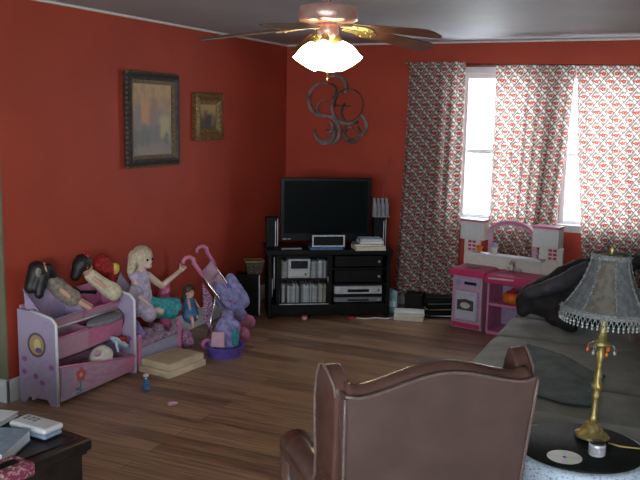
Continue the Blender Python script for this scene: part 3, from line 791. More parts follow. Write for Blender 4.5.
# ------------------------------------------------------------------ pictures and wall sculpture
def picture(name, label, y0, y1, z0, z1, fw, depth, fm, lipm, art):
    t = thing(name, label, 'picture', (XL, (y0 + y1) / 2, z0))
    x = XL + .002
    def ring(a, b, xb, xf_o, xf_i, m, nm, par):
        """bevelled frame ring between inset a and b, front going from xf_o to xf_i"""
        mb = MB(); n = 0
        o = [(y0 + a, z0 + a), (y1 - a, z0 + a), (y1 - a, z1 - a), (y0 + a, z1 - a)]
        i = [(y0 + b, z0 + b), (y1 - b, z0 + b), (y1 - b, z1 - b), (y0 + b, z1 - b)]
        for q in range(4):
            r = (q + 1) % 4
            mb.face([(xf_o, *o[q]), (xf_o, *o[r]), (xf_i, *i[r]), (xf_i, *i[q])])
            mb.face([(xb, *o[q]), (xb, *o[r]), (xf_o, *o[r]), (xf_o, *o[q])])
            mb.face([(xb, *i[q]), (xf_i, *i[q]), (xf_i, *i[r]), (xb, *i[r])])
        bmesh.ops.remove_doubles(mb.bm, verts=mb.bm.verts, dist=1e-5)
        return mb.build(nm, m, par)
    f1 = ring(0, fw * .45, x, x + depth * .75, x + depth, fm, 'frame', t)
    f2 = ring(fw * .45, fw * .75, x, x + depth, x + depth * .7, 'frame_silver' if fm == 'frame_dark' else fm, 'frame_bevel', f1)
    f3 = ring(fw * .75, fw * 1.15, x, x + depth * .72, x + depth * .5, lipm, 'frame_lip', f1)
    # carved beading round the outer edge
    c = MB(); nb = int((y1 - y0 + z1 - z0) * 2 / .035)
    per = 2 * (y1 - y0 + z1 - z0)
    for q in range(nb):
        s = per * q / nb; W, Hh = y1 - y0, z1 - z0
        if s < W: p = (y0 + s, z0)
        elif s < W + Hh: p = (y1, z0 + s - W)
        elif s < 2 * W + Hh: p = (y1 - (s - W - Hh), z1)
        else: p = (y0, z1 - (s - 2 * W - Hh))
        c.ball((x + depth * .62, *p), .012 if fw > .06 else .014, (.9, 1, 1), 6)
    c.build('carving', fm if fm != 'frame_dark' else 'frame_lip', f1, True)
    g = MB(); i = fw * 1.1
    g.box(x, x + depth * .35, y0 + i - .004, y1 - i + .004, z0 + i - .004, z1 - i + .004).build('backing', 'black_matte', t)
    g = MB(); xx = x + depth * .36
    g.face([(xx, y0 + i, z0 + i), (xx, y1 - i, z0 + i), (xx, y1 - i, z1 - i), (xx, y0 + i, z1 - i)], [(0, 0), (1, 0), (1, 1), (0, 1)])
    g.build('canvas', art, t)
picture('framed_painting', 'large painting of golden trees in a dark carved frame', 4.752, 5.392, 1.378, 2.052, .068, .05, 'frame_dark', 'frame_lip', 'paint_big')
picture('framed_painting', 'small dark painting in an ornate gold frame on the red wall', 5.635, 6.045, 1.560, 1.925, .075, .045, 'frame_gold', 'frame_gold', 'paint_small')

wa = thing('wall_sculpture', 'grey metal sculpture of swirling crescents on the red wall', 'wall art', (-3.12, YB, 1.55))
def crescent(cx, cz, r, rin, off, ang, a0, a1, m, y):
    """ring sector whose hole is shifted so it thins towards one side"""
    n = 30; o = []; i_ = []
    for q in range(n + 1):
        a = a0 + (a1 - a0) * q / n
        o.append((cx + r * math.cos(a), cz + r * math.sin(a)))
        t = .5 + .5 * math.cos(a - ang); w = rin + (off - rin) * t
        w = min(w, r * .8)
        i_.append((cx + (r - w) * math.cos(a), cz + (r - w) * math.sin(a)))
    MB().prism(o + i_[::-1], 'y', y - .012, y).build('crescent', m, wa)
dg = math.radians; yy = YB - .03
G, D = 'greymetal', 'darkmetal'
for c in ((-3.29, 1.915, .165, .006, .035, dg(185), dg(70), dg(285), G, yy),
          (-3.16, 2.03, .13, .006, .036, dg(40), dg(-25), dg(130), G, yy - .004),
          (-3.22, 2.0, .075, .005, .02, dg(20), dg(-70), dg(110), D, yy + .006),
          (-3.02, 1.87, .155, .004, .020, dg(170), dg(-80), dg(190), D, yy - .014),
          (-3.04, 1.84, .16, .005, .030, dg(215), dg(110), dg(330), G, yy),
          (-2.99, 1.80, .12, .005, .026, dg(220), dg(130), dg(310), D, yy + .012),
          (-3.27, 1.84, .075, .004, .018, dg(180), dg(60), dg(300), G, yy - .015),
          (-3.24, 1.62, .155, .006, .034, dg(10), dg(-60), dg(100), G, yy - .01),
          (-3.26, 1.60, .115, .004, .05, dg(290), dg(-200), dg(50), G, yy + .004),
          (-3.22, 1.66, .06, .005, .024, dg(-20), dg(-100), dg(80), G, yy - .02),
          (-2.98, 1.60, .095, .006, .05, dg(270), dg(-230), dg(50), D, yy),
          (-2.94, 1.68, .12, .005, .03, dg(0), dg(-70), dg(70), G, yy + .01),
          (-3.0, 1.62, .05, .004, .012, dg(90), dg(0), dg(180), G, yy - .012)):
    crescent(*c)
for px, pz in ((-3.1, 1.86), (-3.13, 1.63)):
    MB().tube([(px - .12, YB - .02, pz), (px + .1, YB - .02, pz)], .004).tube([(px, YB - .02, pz), (px, YB - .001, pz)], .006).build('wall_mount', D, wa, True)

# ------------------------------------------------------------------ ceiling fan
FX, FY = -1.72, 3.85
fan = thing('ceiling_fan', 'ceiling fan with five wooden blades and lit glass shades', 'ceiling fan', (FX, FY, H))
C0 = (FX, FY, 0)
MB().lathe([(.075, H - .001), (.072, H - .03), (.03, H - .055), (.012, H - .06)], C0).build('canopy', 'copper', fan, True)
MB().lathe([(.012, H - .055), (.012, 2.31)], C0, 14).build('downrod', 'chrome', fan, True)
MB().lathe([(.02, 2.322), (.10, 2.318), (.142, 2.305), (.150, 2.285), (.150, 2.245), (.140, 2.232), (.05, 2.226)], C0, 40).build('motor_housing', 'copper', fan, True)
MB().lathe([(.045, 2.226), (.055, 2.20), (.052, 2.16), (.03, 2.145)], C0, 24).build('switch_housing', 'copper', fan, True)
for i in range(5):
    a = dg(55.5 + 72 * i); T = Matrix.Translation((FX, FY, 2.222)) @ Matrix.Rotation(a, 4, 'Z') @ Matrix.Rotation(dg(7), 4, 'Y')
    mb = MB(); mb.T = T @ Matrix.Rotation(dg(-12), 4, 'X')
    r0, r1 = .20, .66
    ol = [(r0, -.048), (r0 + .02, -.056), (r1 - .06, -.068), (r1 - .015, -.058), (r1, -.03), (r1, .03), (r1 - .015, .058), (r1 - .06, .068), (r0 + .02, .056), (r0, .048)]
    mb.prism(ol, 'z', -.003, .003); bl = mb.build('blade', 'bladewood', fan, bevel=.0015, seg=1)
    mb = MB(); mb.T = T @ Matrix.Rotation(dg(-12), 4, 'X')
    mb.prism([(.09, -.014), (.16, -.02), (.20, -.04), (.26, -.042), (.28, -.02), (.285, 0), (.28, .02), (.26, .042), (.20, .04), (.16, .02), (.09, .014)], 'z', -.010, -.0045)
    for q in ((.215, -.025), (.215, .025), (.262, 0)): mb.ball((*q, -.011), .006, seg=8)
    mb.build('blade_iron', 'brass', bl, bevel=.001, seg=1)
for i in range(4):
    a = dg(24.5 + 345 + 90 * i); T = Matrix.Translation((FX + .038 * math.cos(a), FY + .038 * math.sin(a), 2.16)) @ Matrix.Rotation(a, 4, 'Z') @ Matrix.Rotation(dg(180 - 32), 4, 'Y')
    mb = MB(); mb.T = T
    mb.lathe([(.018, -.01), (.022, .01), (.026, .03), (.024, .045)], seg=16); arm = mb.build('lamp_arm', 'brass', fan, True)
    mb = MB(); mb.T = T
    mb.lathe([(.026, .04), (.038, .055), (.053, .085), (.060, .115), (.063, .14), (.069, .157), (.066, .157), (.058, .138), (.05, .10), (.03, .055)], seg=24, closed_top=False)
    sh = mb.build('lamp_shade', 'lit', fan, True)
    mb = MB(); mb.T = T
    mb.ball((0, 0, .10), .028, (1, 1, 1.4), 12).build('bulb', 'lit', sh, True)
MB().tube([(FX, FY, 2.15), (FX + .004, FY, 2.0), (FX + .002, FY, 1.955)], .0018, 6).ball((FX + .002, FY, 1.95), .006, (1, 1, 1.6), 8).build('pull_chain', 'brass', fan, True)

# ------------------------------------------------------------------ toy organiser
og = thing('toy_organizer', 'pink and lilac three tier toy organizer against the red wall', 'toy organizer', (-3.52, 4.04, 0))
OX0, OX1, OY0, OY1 = -3.665, -3.375, 3.66, 4.43
for y in (OY0, OY1 - .018):
    ol = [(OX0, .0), (OX0 + .05, .0), (OX0 + .07, .035), (OX1 - .07, .035), (OX1 - .05, 0), (OX1, 0), (OX1, .515), (OX1 - .03, .54), (OX0 + .10, .575), (OX0, .58)]
    mb = MB(); mb.prism(ol, 'y', y, y + .018); sd = mb.build('side_panel', 'sideprint', og)
    # white edging on the front edge of the panel
    MB().tube([(OX1 + .002, y + .009, .004), (OX1 + .002, y + .009, .512), (OX1 - .03, y + .009, .543), (OX0 + .10, y + .009, .578)], .010, 8).build('edge_strip', 'white', sd, True)
B(OX0, OX0 + .012, OY0 + .019, OY1 - .019, .03, .60).build('back_panel', 'palepink', og)
for (x, z) in ((OX1 - .06, .014), (OX0 + .08, .014), (OX0 + .165, .250), (OX0 + .11, .250), (OX0 + .06, .443), (OX0 + .16, .443)):
    MB().tube([(x, OY0 + .019, z), (x, OY1 - .019, z)], .008).build('cross_bar', 'white', og, True)
BINS = []
def bin_(label, x0, x1, y0, y1, z0b, zf, zb, m, front=None, name='toy_bin', zf2=None):
    zf2 = zf2 or zf
    """open tray: x0 wall side, x1 room side; floor z0b at the front; rim zf (front) and zb (wall side)"""
    t = thing(name, label, 'bin', ((x0 + x1) / 2, (y0 + y1) / 2, z0b), 0, 'bins of the toy organizer')
    w = .006; zfl = z0b
    mb = MB()
    mb.prism([(x0, zb), (x0 + .015, zfl), (x1 - .02, zfl), (x1, zf)], 'y', y0, y0 + w); mb.prism([(x0, zb), (x0 + .015, zfl), (x1 - .02, zfl), (x1, zf2)], 'y', y1 - w, y1)
    mb.prism([(x0 + .015, zfl), (x1 - .02, zfl), (x1 - .02, zfl + w), (x0 + .015, zfl + w)], 'y', y0 + w, y1 - w)
    mb.prism([(x0, zb), (x0 + w, zb), (x0 + .015 + w, zfl + w), (x0 + .015, zfl + w)], 'y', y0 + w, y1 - w)
    A_ = [mb.bm.verts.new(p) for p in ((x1 - .02 - w, y0 + w, zfl + w), (x1 - .02, y0 + w, zfl + w), (x1, y0 + w, zf), (x1 - w, y0 + w, zf))]
    B_ = [mb.bm.verts.new(p) for p in ((x1 - .02 - w, y1 - w, zfl + w), (x1 - .02, y1 - w, zfl + w), (x1, y1 - w, zf2), (x1 - w, y1 - w, zf2))]
    mb.bm.faces.new(A_[::-1]); mb.bm.faces.new(B_)
    for q in range(4): mb.bm.faces.new((A_[q], A_[(q + 1) % 4], B_[(q + 1) % 4], B_[q]))
    body = mb.build('body', m, t)
    MB().tube([(x0, y0, zb + .003), (x1, y0, zf + .003), (x1, y1, zf2 + .003), (x0, y1, zb + .003)], .007, 6, True).build('rim', 'pink' if m != 'lilac' else 'lilac', t, True)
    BINS.append(t)
    if front:
        f = MB(); e = .002
        f.face([(x1 - .02 + e, y0, zfl), (x1 - .02 + e, y1, zfl), (x1 + e, y1, zf2 - .004), (x1 + e, y0, zf - .004)], [(0, 0), (1, 0), (1, 1), (0, 1)])
        f.build('front_panel', front, t)
    return t
yA, yM, yZ = OY0 + .034, 4.035, OY1 - .034
bin_('long bottom bin with a red blossom printed on its front', OX0 + .022, OX1 + .018, yA, yZ, .024, .245, .16, 'palepink', 'binprint', zf2=.125)
bin_('pale pink middle tier bin nearest the camera, holding a patterned purse', OX0 + .07, OX1 - .06, yA, yM + .0, .262, .395, .41, 'palepink', 'palepink')
bin_('pink middle tier bin further along, below the long dark board', OX0 + .07, OX1 - .075, yM + .02, yZ, .262, .38, .41, 'pink', 'pink')
bin_('lilac top tier tray nearest the camera, holding a dark haired doll', OX0 + .024, OX1 - .10, yA, yM + .0, .455, .505, .69, 'lilac', 'palepink')
bin_('pink top tier tray beside the fairy doll, holding a doll', OX0 + .024, OX1 - .10, yM + .02, yZ, .455, .50, .62, 'pink', 'palepink')
# toys on the organiser
def doll(label, base, head, hr, face, hair_caps, hair_m, body_caps, dress, dress_m, skin='skin', extra=None, hair_balls=()):
    """head centre and radius, face = direction the face looks; limbs as tapered pieces, one fused body"""
    t = thing('doll', label, 'doll', base, 0, 'dolls among the toys along the red wall')
    hd = Vector(head); fc = Vector(face).normalized(); up = Vector((0, 0, 1)); s = fc.cross(up); s.normalize(); up2 = s.cross(fc)
    q = Vector((0, 1, 0)).rotation_difference(fc).to_matrix()
    blob('body', skin, t, body_caps, [(hd, hr, (.88, .95, 1.08))] + [(hd + fc * hr * .95 - up2 * hr * .12, hr * .14), (hd + fc * hr * .7 - up2 * hr * .55, hr * .36)] + [(hd + s * k_ * hr * .86 - up2 * .1 * hr, hr * .16) for k_ in (-1, 1)], vox=.006, smooth=3)
    for k_ in (-1, 1):
        e = MB().ball(hd + fc * hr * .86 + s * k_ * hr * .36 + up2 * hr * .06, hr * .115, (1, 1, 1.2), 10).build('eye', 'eye', t, True)
    MB().ball(hd + fc * hr * .90 - up2 * hr * .44, hr * .13, (1.2, 1.2, .6), 10).build('mouth', 'lip', t, True)
    blob('hair', hair_m, t, hair_caps, [(hd - fc * hr * .22 + up2 * hr * .2, hr * 1.08)] + list(hair_balls), vox=.007, smooth=2, disp=.008)
    if dress: blob('dress', dress_m, t, dress[0], dress[1], vox=.007, smooth=3, disp=.006)
    if extra: extra(t, hd, fc, s, up2)
    return t
V = Vector
# dark haired doll lying in the lilac tray
def ex1(t, hd, fc, s, up): MB().ball(hd + V((.03, -.06, .01)), .022, (.7, 1, 1.4), 10).build('hair_clip', 'taupe', t, True)
d1 = doll('long black haired doll in a taupe dress lying in the lilac tray', (-3.54, 3.9, .47), (-3.575, 3.78, .785), .058, (.35, .35, .86),
     [((-3.59, 3.76, .80), (-3.60, 3.71, .70), .058, .04), ((-3.555, 3.76, .76), (-3.545, 3.72, .66), .045, .028), ((-3.60, 3.83, .79), (-3.58, 3.87, .71), .045, .03), ((-3.55, 3.81, .80), (-3.545, 3.84, .75), .04, .03)], 'hairblack',
     [((-3.57, 3.81, .75), (-3.555, 3.85, .71), .024, .04), ((-3.555, 3.85, .71), (-3.52, 3.93, .62), .045, .042), ((-3.50, 3.92, .62), (-3.425, 4.03, .525), .025, .016), ((-3.53, 3.96, .61), (-3.455, 4.08, .525), .025, .016),
      ((-3.56, 3.90, .72), (-3.525, 3.98, .65), .017, .013), ((-3.53, 3.84, .70), (-3.475, 3.90, .62), .017, .013)],
     ([((-3.555, 3.84, .72), (-3.535, 3.91, .645), .048, .056), ((-3.535, 3.91, .645), (-3.50, 3.955, .60), .056, .058)], []), 'taupe', extra=ex1)
settle(d1, BINS, (.12, 0, 1))
# doll with a red bow
def ex2(t, hd, fc, s, up):
    MB().ball(hd + up * .06 + s * .02, .02, (1, .7, 1)).ball(hd + up * .066 + s * -.02, .02, (1, .7, 1)).ball(hd + up * .06, .012).build('bow', 'redcloth', t, True)
    MB().tube([hd + s * .06 - up * .0, hd + up * .055 + fc * .01, hd - s * .06], .006).build('hair_band', 'redcloth', t, True)
d2 = doll('dark haired doll with a red bow and cream skirt on the pink tray', (-3.55, 4.3, .47), (-3.575, 4.19, .765), .058, (.45, .85, -.15),
     [((-3.585, 4.16, .77), (-3.60, 4.135, .70), .05, .035)], 'hairblack',
     [((-3.57, 4.195, .73), (-3.56, 4.235, .69), .024, .036), ((-3.56, 4.235, .69), (-3.53, 4.31, .61), .04, .038), ((-3.52, 4.31, .60), (-3.465, 4.40, .53), .024, .016), ((-3.54, 4.33, .60), (-3.49, 4.42, .54), .024, .016),
      ((-3.555, 4.27, .68), (-3.54, 4.345, .63), .015, .012), ((-3.525, 4.22, .68), (-3.475, 4.27, .61), .015, .012)],
     ([((-3.56, 4.235, .69), (-3.54, 4.28, .645), .044, .048), ((-3.54, 4.28, .645), (-3.50, 4.38, .56), .046, .062)], []), 'cream', extra=ex2)
d2.location += V((.01, -.035, .012)); settle(d2, BINS + [og], (.12, 0, 1))
mr = thing('hand_mirror', 'round black toy hand mirror lying between the two dark haired dolls', 'hand mirror', (-3.50, 4.08, .57))
MB().prism([(-3.49 + .045 * math.cos(a), 4.085 + .045 * math.sin(a)) for a in [2 * PI * i / 24 for i in range(24)]], 'z', -.008, .008).build('head', 'black_matte', mr, bevel=.003, seg=2)
MB().tube([(-3.48, 4.125, 0), (-3.44, 4.24, -.0)], [.009, .012], 8).build('handle', 'black_matte', mr, True)
for c in kids(mr):
    c.data.transform(Matrix.Translation((0, 0, .57)))
for c in kids(mr): c.data.transform(Matrix.Rotation(.55, 4, 'Y'))
mr.location += V((-.09, -.02, .035)); settle(mr, [d1, d2] + BINS, (-.1, .5, .3))
plu = thing('plush_toy', 'dark red plush toy with a yellow patch behind the red bow doll', 'plush toy', (-3.63, 4.42, .63))
blob('body', 'redcloth', plu, [((-3.62, 4.33, .74), (-3.615, 4.44, .70), .04, .06), ((-3.62, 4.44, .70), (-3.62, 4.50, .62), .06, .045), ((-3.64, 4.49, .70), (-3.645, 4.55, .71), .03, .016)], [((-3.62, 4.40, .75), .055)], .008, 2, .014)
MB().ball((-3.575, 4.475, .70), .042, (.6, 1.1, 1), 12).build('belly_patch', 'yellow', plu, True)
settle(plu, [d2, og] + BINS, (.05, .15, 1))
bd = thing('toy_board', 'long dark grey oval toy board in the pink middle bin', 'toy', (-3.47, 4.22, .40))
mb = MB(); mb.T = Matrix.Translation((-3.462, 4.225, .41)) @ Matrix.Rotation(.16, 4, 'Y')
mb.prism([(.05 * math.cos(a), .175 * math.sin(a)) for a in [2 * PI * i / 30 for i in range(30)]], 'z', -.012, .012); mb.build('board', 'greyplastic', bd, bevel=.005); settle(bd, BINS + [og, d2, d1])
pu = thing('toy_purse', 'pink patterned toy purse in the near middle bin', 'toy', (-3.50, 3.80, .27))
MB().prism([(3.745, .275), (3.865, .275), (3.85, .37), (3.80, .395), (3.755, .37)], 'x', -3.56, -3.50).build('bag', spotted('pink_star_print', (.55, .12, .25), [(.7, .5, .55)], 60), pu, bevel=.012)
MB().tube([(-3.52, 3.757, .37), (-3.52, 3.77, .41), (-3.52, 3.80, .425), (-3.52, 3.84, .41), (-3.52, 3.85, .37)], .006).build('handle', 'hotpink', pu, True); pu.location.x -= .015; settle(pu, BINS)
rg = tag(blob('toy_cloth', 'taupe', None, [((-3.44, 3.78, .068), (-3.44, 4.31, .068), .03, .03), ((-3.52, 3.78, .068), (-3.52, 4.31, .068), .03, .03)], (), .012, 2, .012), 'rumpled brown cloth under the toys in the long bottom bin', 'cloth')
bl = thing('plush_ball', 'round cream plush ball in the long bottom bin', 'plush toy', (-3.47, 4.13, .2))
blob('body', 'whiteplush', bl, (), [((-3.432, 4.14, .178), .082, (.8, 1.15, .98))], .01, 3, .01)
MB().ball((-3.405, 4.075, .225), .026, (.8, 1.2, .8)).build('foot', 'palepink', bl, True); settle(bl, BINS + [rg], (0, 0, 1), .004, .03)
tr = thing('toy_robot', 'red and pale blue plastic toy at the far end of the bottom bin', 'toy', (-3.44, 4.33, .2))
blob('body', P('pale_blue_plastic', (.36, .50, .58), .4, var=.3, scale=60), tr, [((-3.46, 4.27, .30), (-3.42, 4.37, .225), .028, .026), ((-3.45, 4.27, .29), (-3.41, 4.25, .21), .016, .012)], [((-3.465, 4.25, .315), .022)], .007, 2)
MB().ball((-3.435, 4.345, .29), .034, (.8, 1.4, .7)).ball((-3.42, 4.38, .25), .024, (.8, 1.2, .8)).build('shell', 'redcloth', tr, True); tr.scale = (.8, .8, .8); tr.location += V((.014, .01, -.02)); settle(tr, BINS + [rg, bl, og], (.1, .0, 1), .004, .05)
tc_ = thing('toy_car', 'small dark red toy car at the near end of the bottom bin', 'toy car', (-3.45, 3.98, .18))
MB().prism([(3.90, .215), (4.045, .215), (4.045, .245), (4.01, .25), (3.99, .275), (3.94, .275), (3.925, .25), (3.90, .245)], 'x', -3.475, -3.415).build('body', P('dull_red_plastic', (.22, .03, .02), .4, var=.3), tc_, bevel=.006)
for yq in (3.93, 4.015):
    for xq in (-3.478, -3.411): MB().tube([(xq - .004, yq, .215), (xq + .004, yq, .215)], .016, 12).build('wheel', 'black_matte', tc_)
tc_.location += V((.025, -.03, -.075)); settle(tc_, BINS + [rg, bl], (.05, -.1, 1), .004, .05)
pb = tag(MB().ball((-3.43, 3.84, .235), .032).ball((-3.41, 3.865, .25), .02).build('toy_bear', 'palepink', None, True), 'small pink toy lump beside the dark red toy car in the bottom bin', 'toy'); pb.location = (.015, -.01, -.05); settle(pb, BINS + [rg, tc_, og], (.1, -.1, 1), .004, .05)
# ------------------------------------------------------------------ toy chest with the fairy doll
ch = thing('toy_chest', 'lilac toy chest with pink corner posts beside the organizer', 'toy chest', (-3.5, 4.73, 0))
CX0, CX1, CY0, CY1 = -3.655, -3.375, 4.47, 4.99
for (x, y) in ((CX0, CY0), (CX1 - .035, CY0), (CX0, CY1 - .035), (CX1 - .035, CY1 - .035)):
    MB().box(x, x + .035, y, y + .035, 0, .225).ball((x + .0175, y + .0175, .232), .021, seg=12).build('post', 'pink', ch, bevel=.006)
e = .036
B(CX1 - .027, CX1 - .012, CY0 + e, CY1 - e, .03, .165).build('front_panel', P('lilac_grey_board', (.36, .35, .46), .5, var=.1), ch, bevel=.003)
B(CX0 + .012, CX0 + .027, CY0 + e, CY1 - e, .03, .165).build('back_panel', 'lilac', ch)
for y in (CY0 + .01, CY1 - .025): B(CX0 + e, CX1 - e, y, y + .015, .03, .165).build('end_panel', 'lilac', ch)
B(CX0 + .028, CX1 - .028, CY0 + .026, CY1 - .026, .03, .045).build('bottom', 'lilac', ch)
MB().grid(lambda u, v: (CX1 - .008 + .004 * math.sin(u * 60), CY0 + e + (CY1 - CY0 - 2 * e) * u, .155 + .05 * v * (1 + .3 * math.sin(u * 75))), 60, 4).build('lace_edging', 'toyprint', ch, True, solid=.003)
heap = tag(blob('clothes_pile', 'toyprint', None, [((-3.545, 4.59, .135), (-3.545, 4.87, .13), .062, .06), ((-3.48, 4.59, .135), (-3.48, 4.87, .13), .058, .056)], [((-3.51, 4.72, .18), .06), ((-3.5, 4.86, .19), .05)], .012, 2, .02), 'heap of mixed doll clothes filling the lilac toy chest', 'clothes', None, 'stuff')
settle(heap, [ch])
pr_ = tag(blob('doll_dress', 'purple', None, [((-3.45, 4.52, .30), (-3.42, 4.54, .225), .034, .04), ((-3.50, 4.53, .29), (-3.49, 4.54, .22), .035, .035)], (), .01, 2, .02), 'dark purple doll dress heaped at the chest corner beside the organizer', 'doll dress'); settle(pr_, [ch, heap, og], (.1, .1, 1))

def ex3(t, hd, fc, s, up):
    MB().tube([hd + s * .055 - up * .0 + fc * .012, hd + s * .04 + up * .047 + fc * .02, hd + up * .066 + fc * .02, hd - s * .04 + up * .047 + fc * .02, hd - s * .055 + fc * .012], .006, 8).build('head_band', 'white', t, True)
    for k_, (x_, dz) in enumerate(((-3.56, .02), (-3.47, -.06))):
        w = MB()
        w.grid(lambda u, v: (x_ + .02 * math.sin(v * 3) - .02 * u, 4.62 - .17 * u * (.45 + .55 * math.sin(PI * v)), .50 + dz * u + .19 * (v - .5) * (u + .35)), 12, 10)
        w.build('wing', 'gauze', t, True, solid=.002)
    bsk = blob('skirt', 'teal', t, [((-3.49, 4.72, .38), (-3.43, 4.90, .33), .065, .055), ((-3.46, 4.78, .38), (-3.42, 4.98, .36), .05, .035), ((-3.46, 4.74, .34), (-3.42, 4.92, .29), .05, .05)], [((-3.48, 4.74, .38), .07), ((-3.40, 4.97, .325), .035)], .008, 2, .012)
d3 = doll('large blond fairy doll with an outstretched arm sitting on the lilac toy chest', (-3.5, 4.65, .26), (-3.50, 4.70, .725), .072, (.97, -.10, -.10),
     [((-3.54, 4.655, .74), (-3.55, 4.62, .64), .05, .03), ((-3.56, 4.68, .70), (-3.58, 4.66, .60), .04, .025), ((-3.525, 4.635, .74), (-3.52, 4.61, .66), .028, .016)], 'hairblond',
     [((-3.505, 4.69, .68), (-3.51, 4.675, .63), .026, .03), ((-3.51, 4.675, .60), (-3.505, 4.68, .42), .058, .052), ((-3.48, 4.72, .60), (-3.46, 4.86, .50), .030, .023), ((-3.46, 4.86, .50), (-3.43, 5.03, .575), .023, .017),
      ((-3.43, 5.03, .575), (-3.42, 5.07, .59), .017, .016), ((-3.42, 5.07, .59), (-3.40, 5.095, .60), .007, .006), ((-3.425, 5.08, .595), (-3.42, 5.12, .602), .007, .006), ((-3.43, 5.08, .60), (-3.435, 5.12, .61), .007, .006), ((-3.44, 5.075, .60), (-3.45, 5.11, .615), .007, .006), ((-3.43, 5.05, .595), (-3.435, 5.065, .635), .008, .006),
      ((-3.53, 4.64, .60), (-3.48, 4.58, .48), .028, .021), ((-3.48, 4.58, .48), (-3.42, 4.63, .42), .021, .016), ((-3.42, 4.63, .42), (-3.405, 4.66, .40), .014, .01),
      ((-3.49, 4.70, .39), (-3.43, 4.86, .33), .042, .032), ((-3.43, 4.86, .33), (-3.41, 4.96, .31), .03, .022), ((-3.47, 4.66, .38), (-3.42, 4.78, .33), .04, .03)],
     ([((-3.51, 4.675, .59), (-3.505, 4.68, .44), .066, .075), ((-3.52, 4.64, .50), (-3.49, 4.60, .38), .05, .06), ((-3.48, 4.62, .42), (-3.43, 4.66, .34), .06, .06)], [((-3.485, 4.71, .60), .035), ((-3.53, 4.63, .60), .036)]), 'lavcloth', 'skinpale', ex3)
settle(d3, [ch, heap, pr_, og, plu], (0, .02, 1))
pkp = tag(blob('ruffled_skirt', 'pinkplush', None, [((-3.56, 5.01, .40), (-3.54, 5.03, .50), .045, .03)], [((-3.53, 5.01, .45), .04), ((-3.57, 5.05, .42), .04), ((-3.55, 5.03, .36), .05), ((-3.55, 5.03, .27), .05), ((-3.56, 5.04, .18), .05), ((-3.56, 5.04, .06), .056)], .01, 2, .02), 'pink ruffled doll skirt behind the outstretched doll arm', 'doll skirt'); settle(pkp, [ch, d3], (0, 1, 0))
d4 = doll('small brown haired doll in blue leaning between toy chest and stroller', (-3.4, 5.14, .1), (-3.415, 5.155, .43), .042, (.8, -.1, -.1),
     [((-3.44, 5.16, .44), (-3.46, 5.14, .36), .035, .02)], 'hairbrown',
     [((-3.415, 5.155, .40), (-3.415, 5.15, .36), .018, .026), ((-3.415, 5.15, .36), (-3.405, 5.14, .27), .034, .032), ((-3.40, 5.12, .26), (-3.33, 5.06, .24), .022, .014), ((-3.39, 5.16, .26), (-3.32, 5.13, .24), .022, .014), ((-3.33, 5.06, .24), (-3.31, 5.045, .19), .013, .012),
      ((-3.40, 5.12, .36), (-3.36, 5.08, .31), .013, .010), ((-3.40, 5.185, .36), (-3.36, 5.20, .30), .013, .010)],
     ([((-3.415, 5.15, .35), (-3.395, 5.135, .25), .042, .065)], []), 'blue')

# ------------------------------------------------------------------ doll stroller, tub, ball
sb = thing('doll_stroller', 'pink doll stroller with hooked handles between toys and black speaker', 'doll stroller', (-3.3, 5.4, 0))
NH, FH = V((-3.345, 5.11, .66)), V((-3.465, 5.48, .68))
NE, FE = V((-3.12, 5.42, .10)), V((-3.27, 5.78, .12))
for hp, ep, sg in ((NH, NE, -1), (FH, FE, 1)):
    dirv = (ep - hp); top = hp
    back = V((-.55, -.80, 0)).normalized()
    J = hp + dirv * .18; K = hp + dirv * .84
    MB().tube([J, hp + dirv * .5, K], .0075, 8).build('frame_tube', 'chrome', sb, True)
    MB().tube([J + dirv * .02, hp + dirv * .09, hp, hp + V((-.005, 0, .03)), hp + back * .03 + V((0, 0, .048)), hp + back * .065 + V((0, 0, .045)), hp + back * .085 + V((0, 0, .022)), hp + back * .082 + V((0, 0, 0))], [.015, .016, .017, .017, .016, .015, .014, .012], 10).build('handle', 'pink', sb, True)
    MB().tube([K - dirv * .02, ep], .013, 8).build('front_fork', 'pink', sb, True)
    ax = (FE - NE).normalized()
    rw = .062
    wc = V((ep.x, ep.y, rw)) + dirv.normalized() * .02; wc.z = rw
    w = MB(); w.tube([wc - ax * .016, wc - ax * .01, wc + ax * .01, wc + ax * .016], [rw * .82, rw, rw, rw * .82], 24); wh = w.build('wheel', 'pink', sb, True)
    MB().tube([wc - ax * .02, wc + ax * .02], rw * .35, 14).build('hub', 'palepink', wh, True)
    # rear leg and wheel
    L0 = hp + dirv * .45; L1 = V((hp.x + .10, hp.y + .02, .055))
    MB().tube([L0, L1], .007, 8).build('rear_leg', 'chrome', sb, True)
    w = MB(); w.tube([V((L1.x, L1.y, .042)) - ax * .012, V((L1.x, L1.y, .042)) + ax * .012], .042, 20).build('wheel', 'pink', sb)
for f_ in (.30, .82):
    a_, b_ = NH + (NE - NH) * f_, FH + (FE - FH) * f_
    MB().tube([a_, (a_ + b_) / 2 + V((0, 0, -.02)), b_], .007, 8).build('cross_bar', 'palepink', sb, True)
n1, n2 = NE - NH, FE - FH
def seat(u, v):
    t = .12 + .42 * v; a_ = NH + n1 * t; b_ = FH + n2 * t; p = a_ + (b_ - a_) * (.05 + .9 * u)
    return p + V((-.03, .03, -.03)) * math.sin(PI * u) * (1 + v)
MB().grid(seat, 10, 10).build('seat_back', 'palepink', sb, True, solid=.008)
def seat2(u, v):
    t = .54 + .12 * v; a_ = NH + n1 * t; b_ = FH + n2 * t; p = a_ + (b_ - a_) * (.05 + .9 * u)
    q = seat(u, 1)
    return V(q) + V((.12, .04, -.02)) * v + V((0, 0, -.02 * math.sin(PI * u)))
MB().grid(seat2, 10, 5).build('seat_base', 'patchwork', sb, True, solid=.008)
MB().grid(lambda u, v: NH + n1 * (.25 + .2 * u) + V((-.02, -.012, -.02 - (.28 * v))) , 8, 8).build('side_pocket', 'patchwork', sb, True, solid=.006)

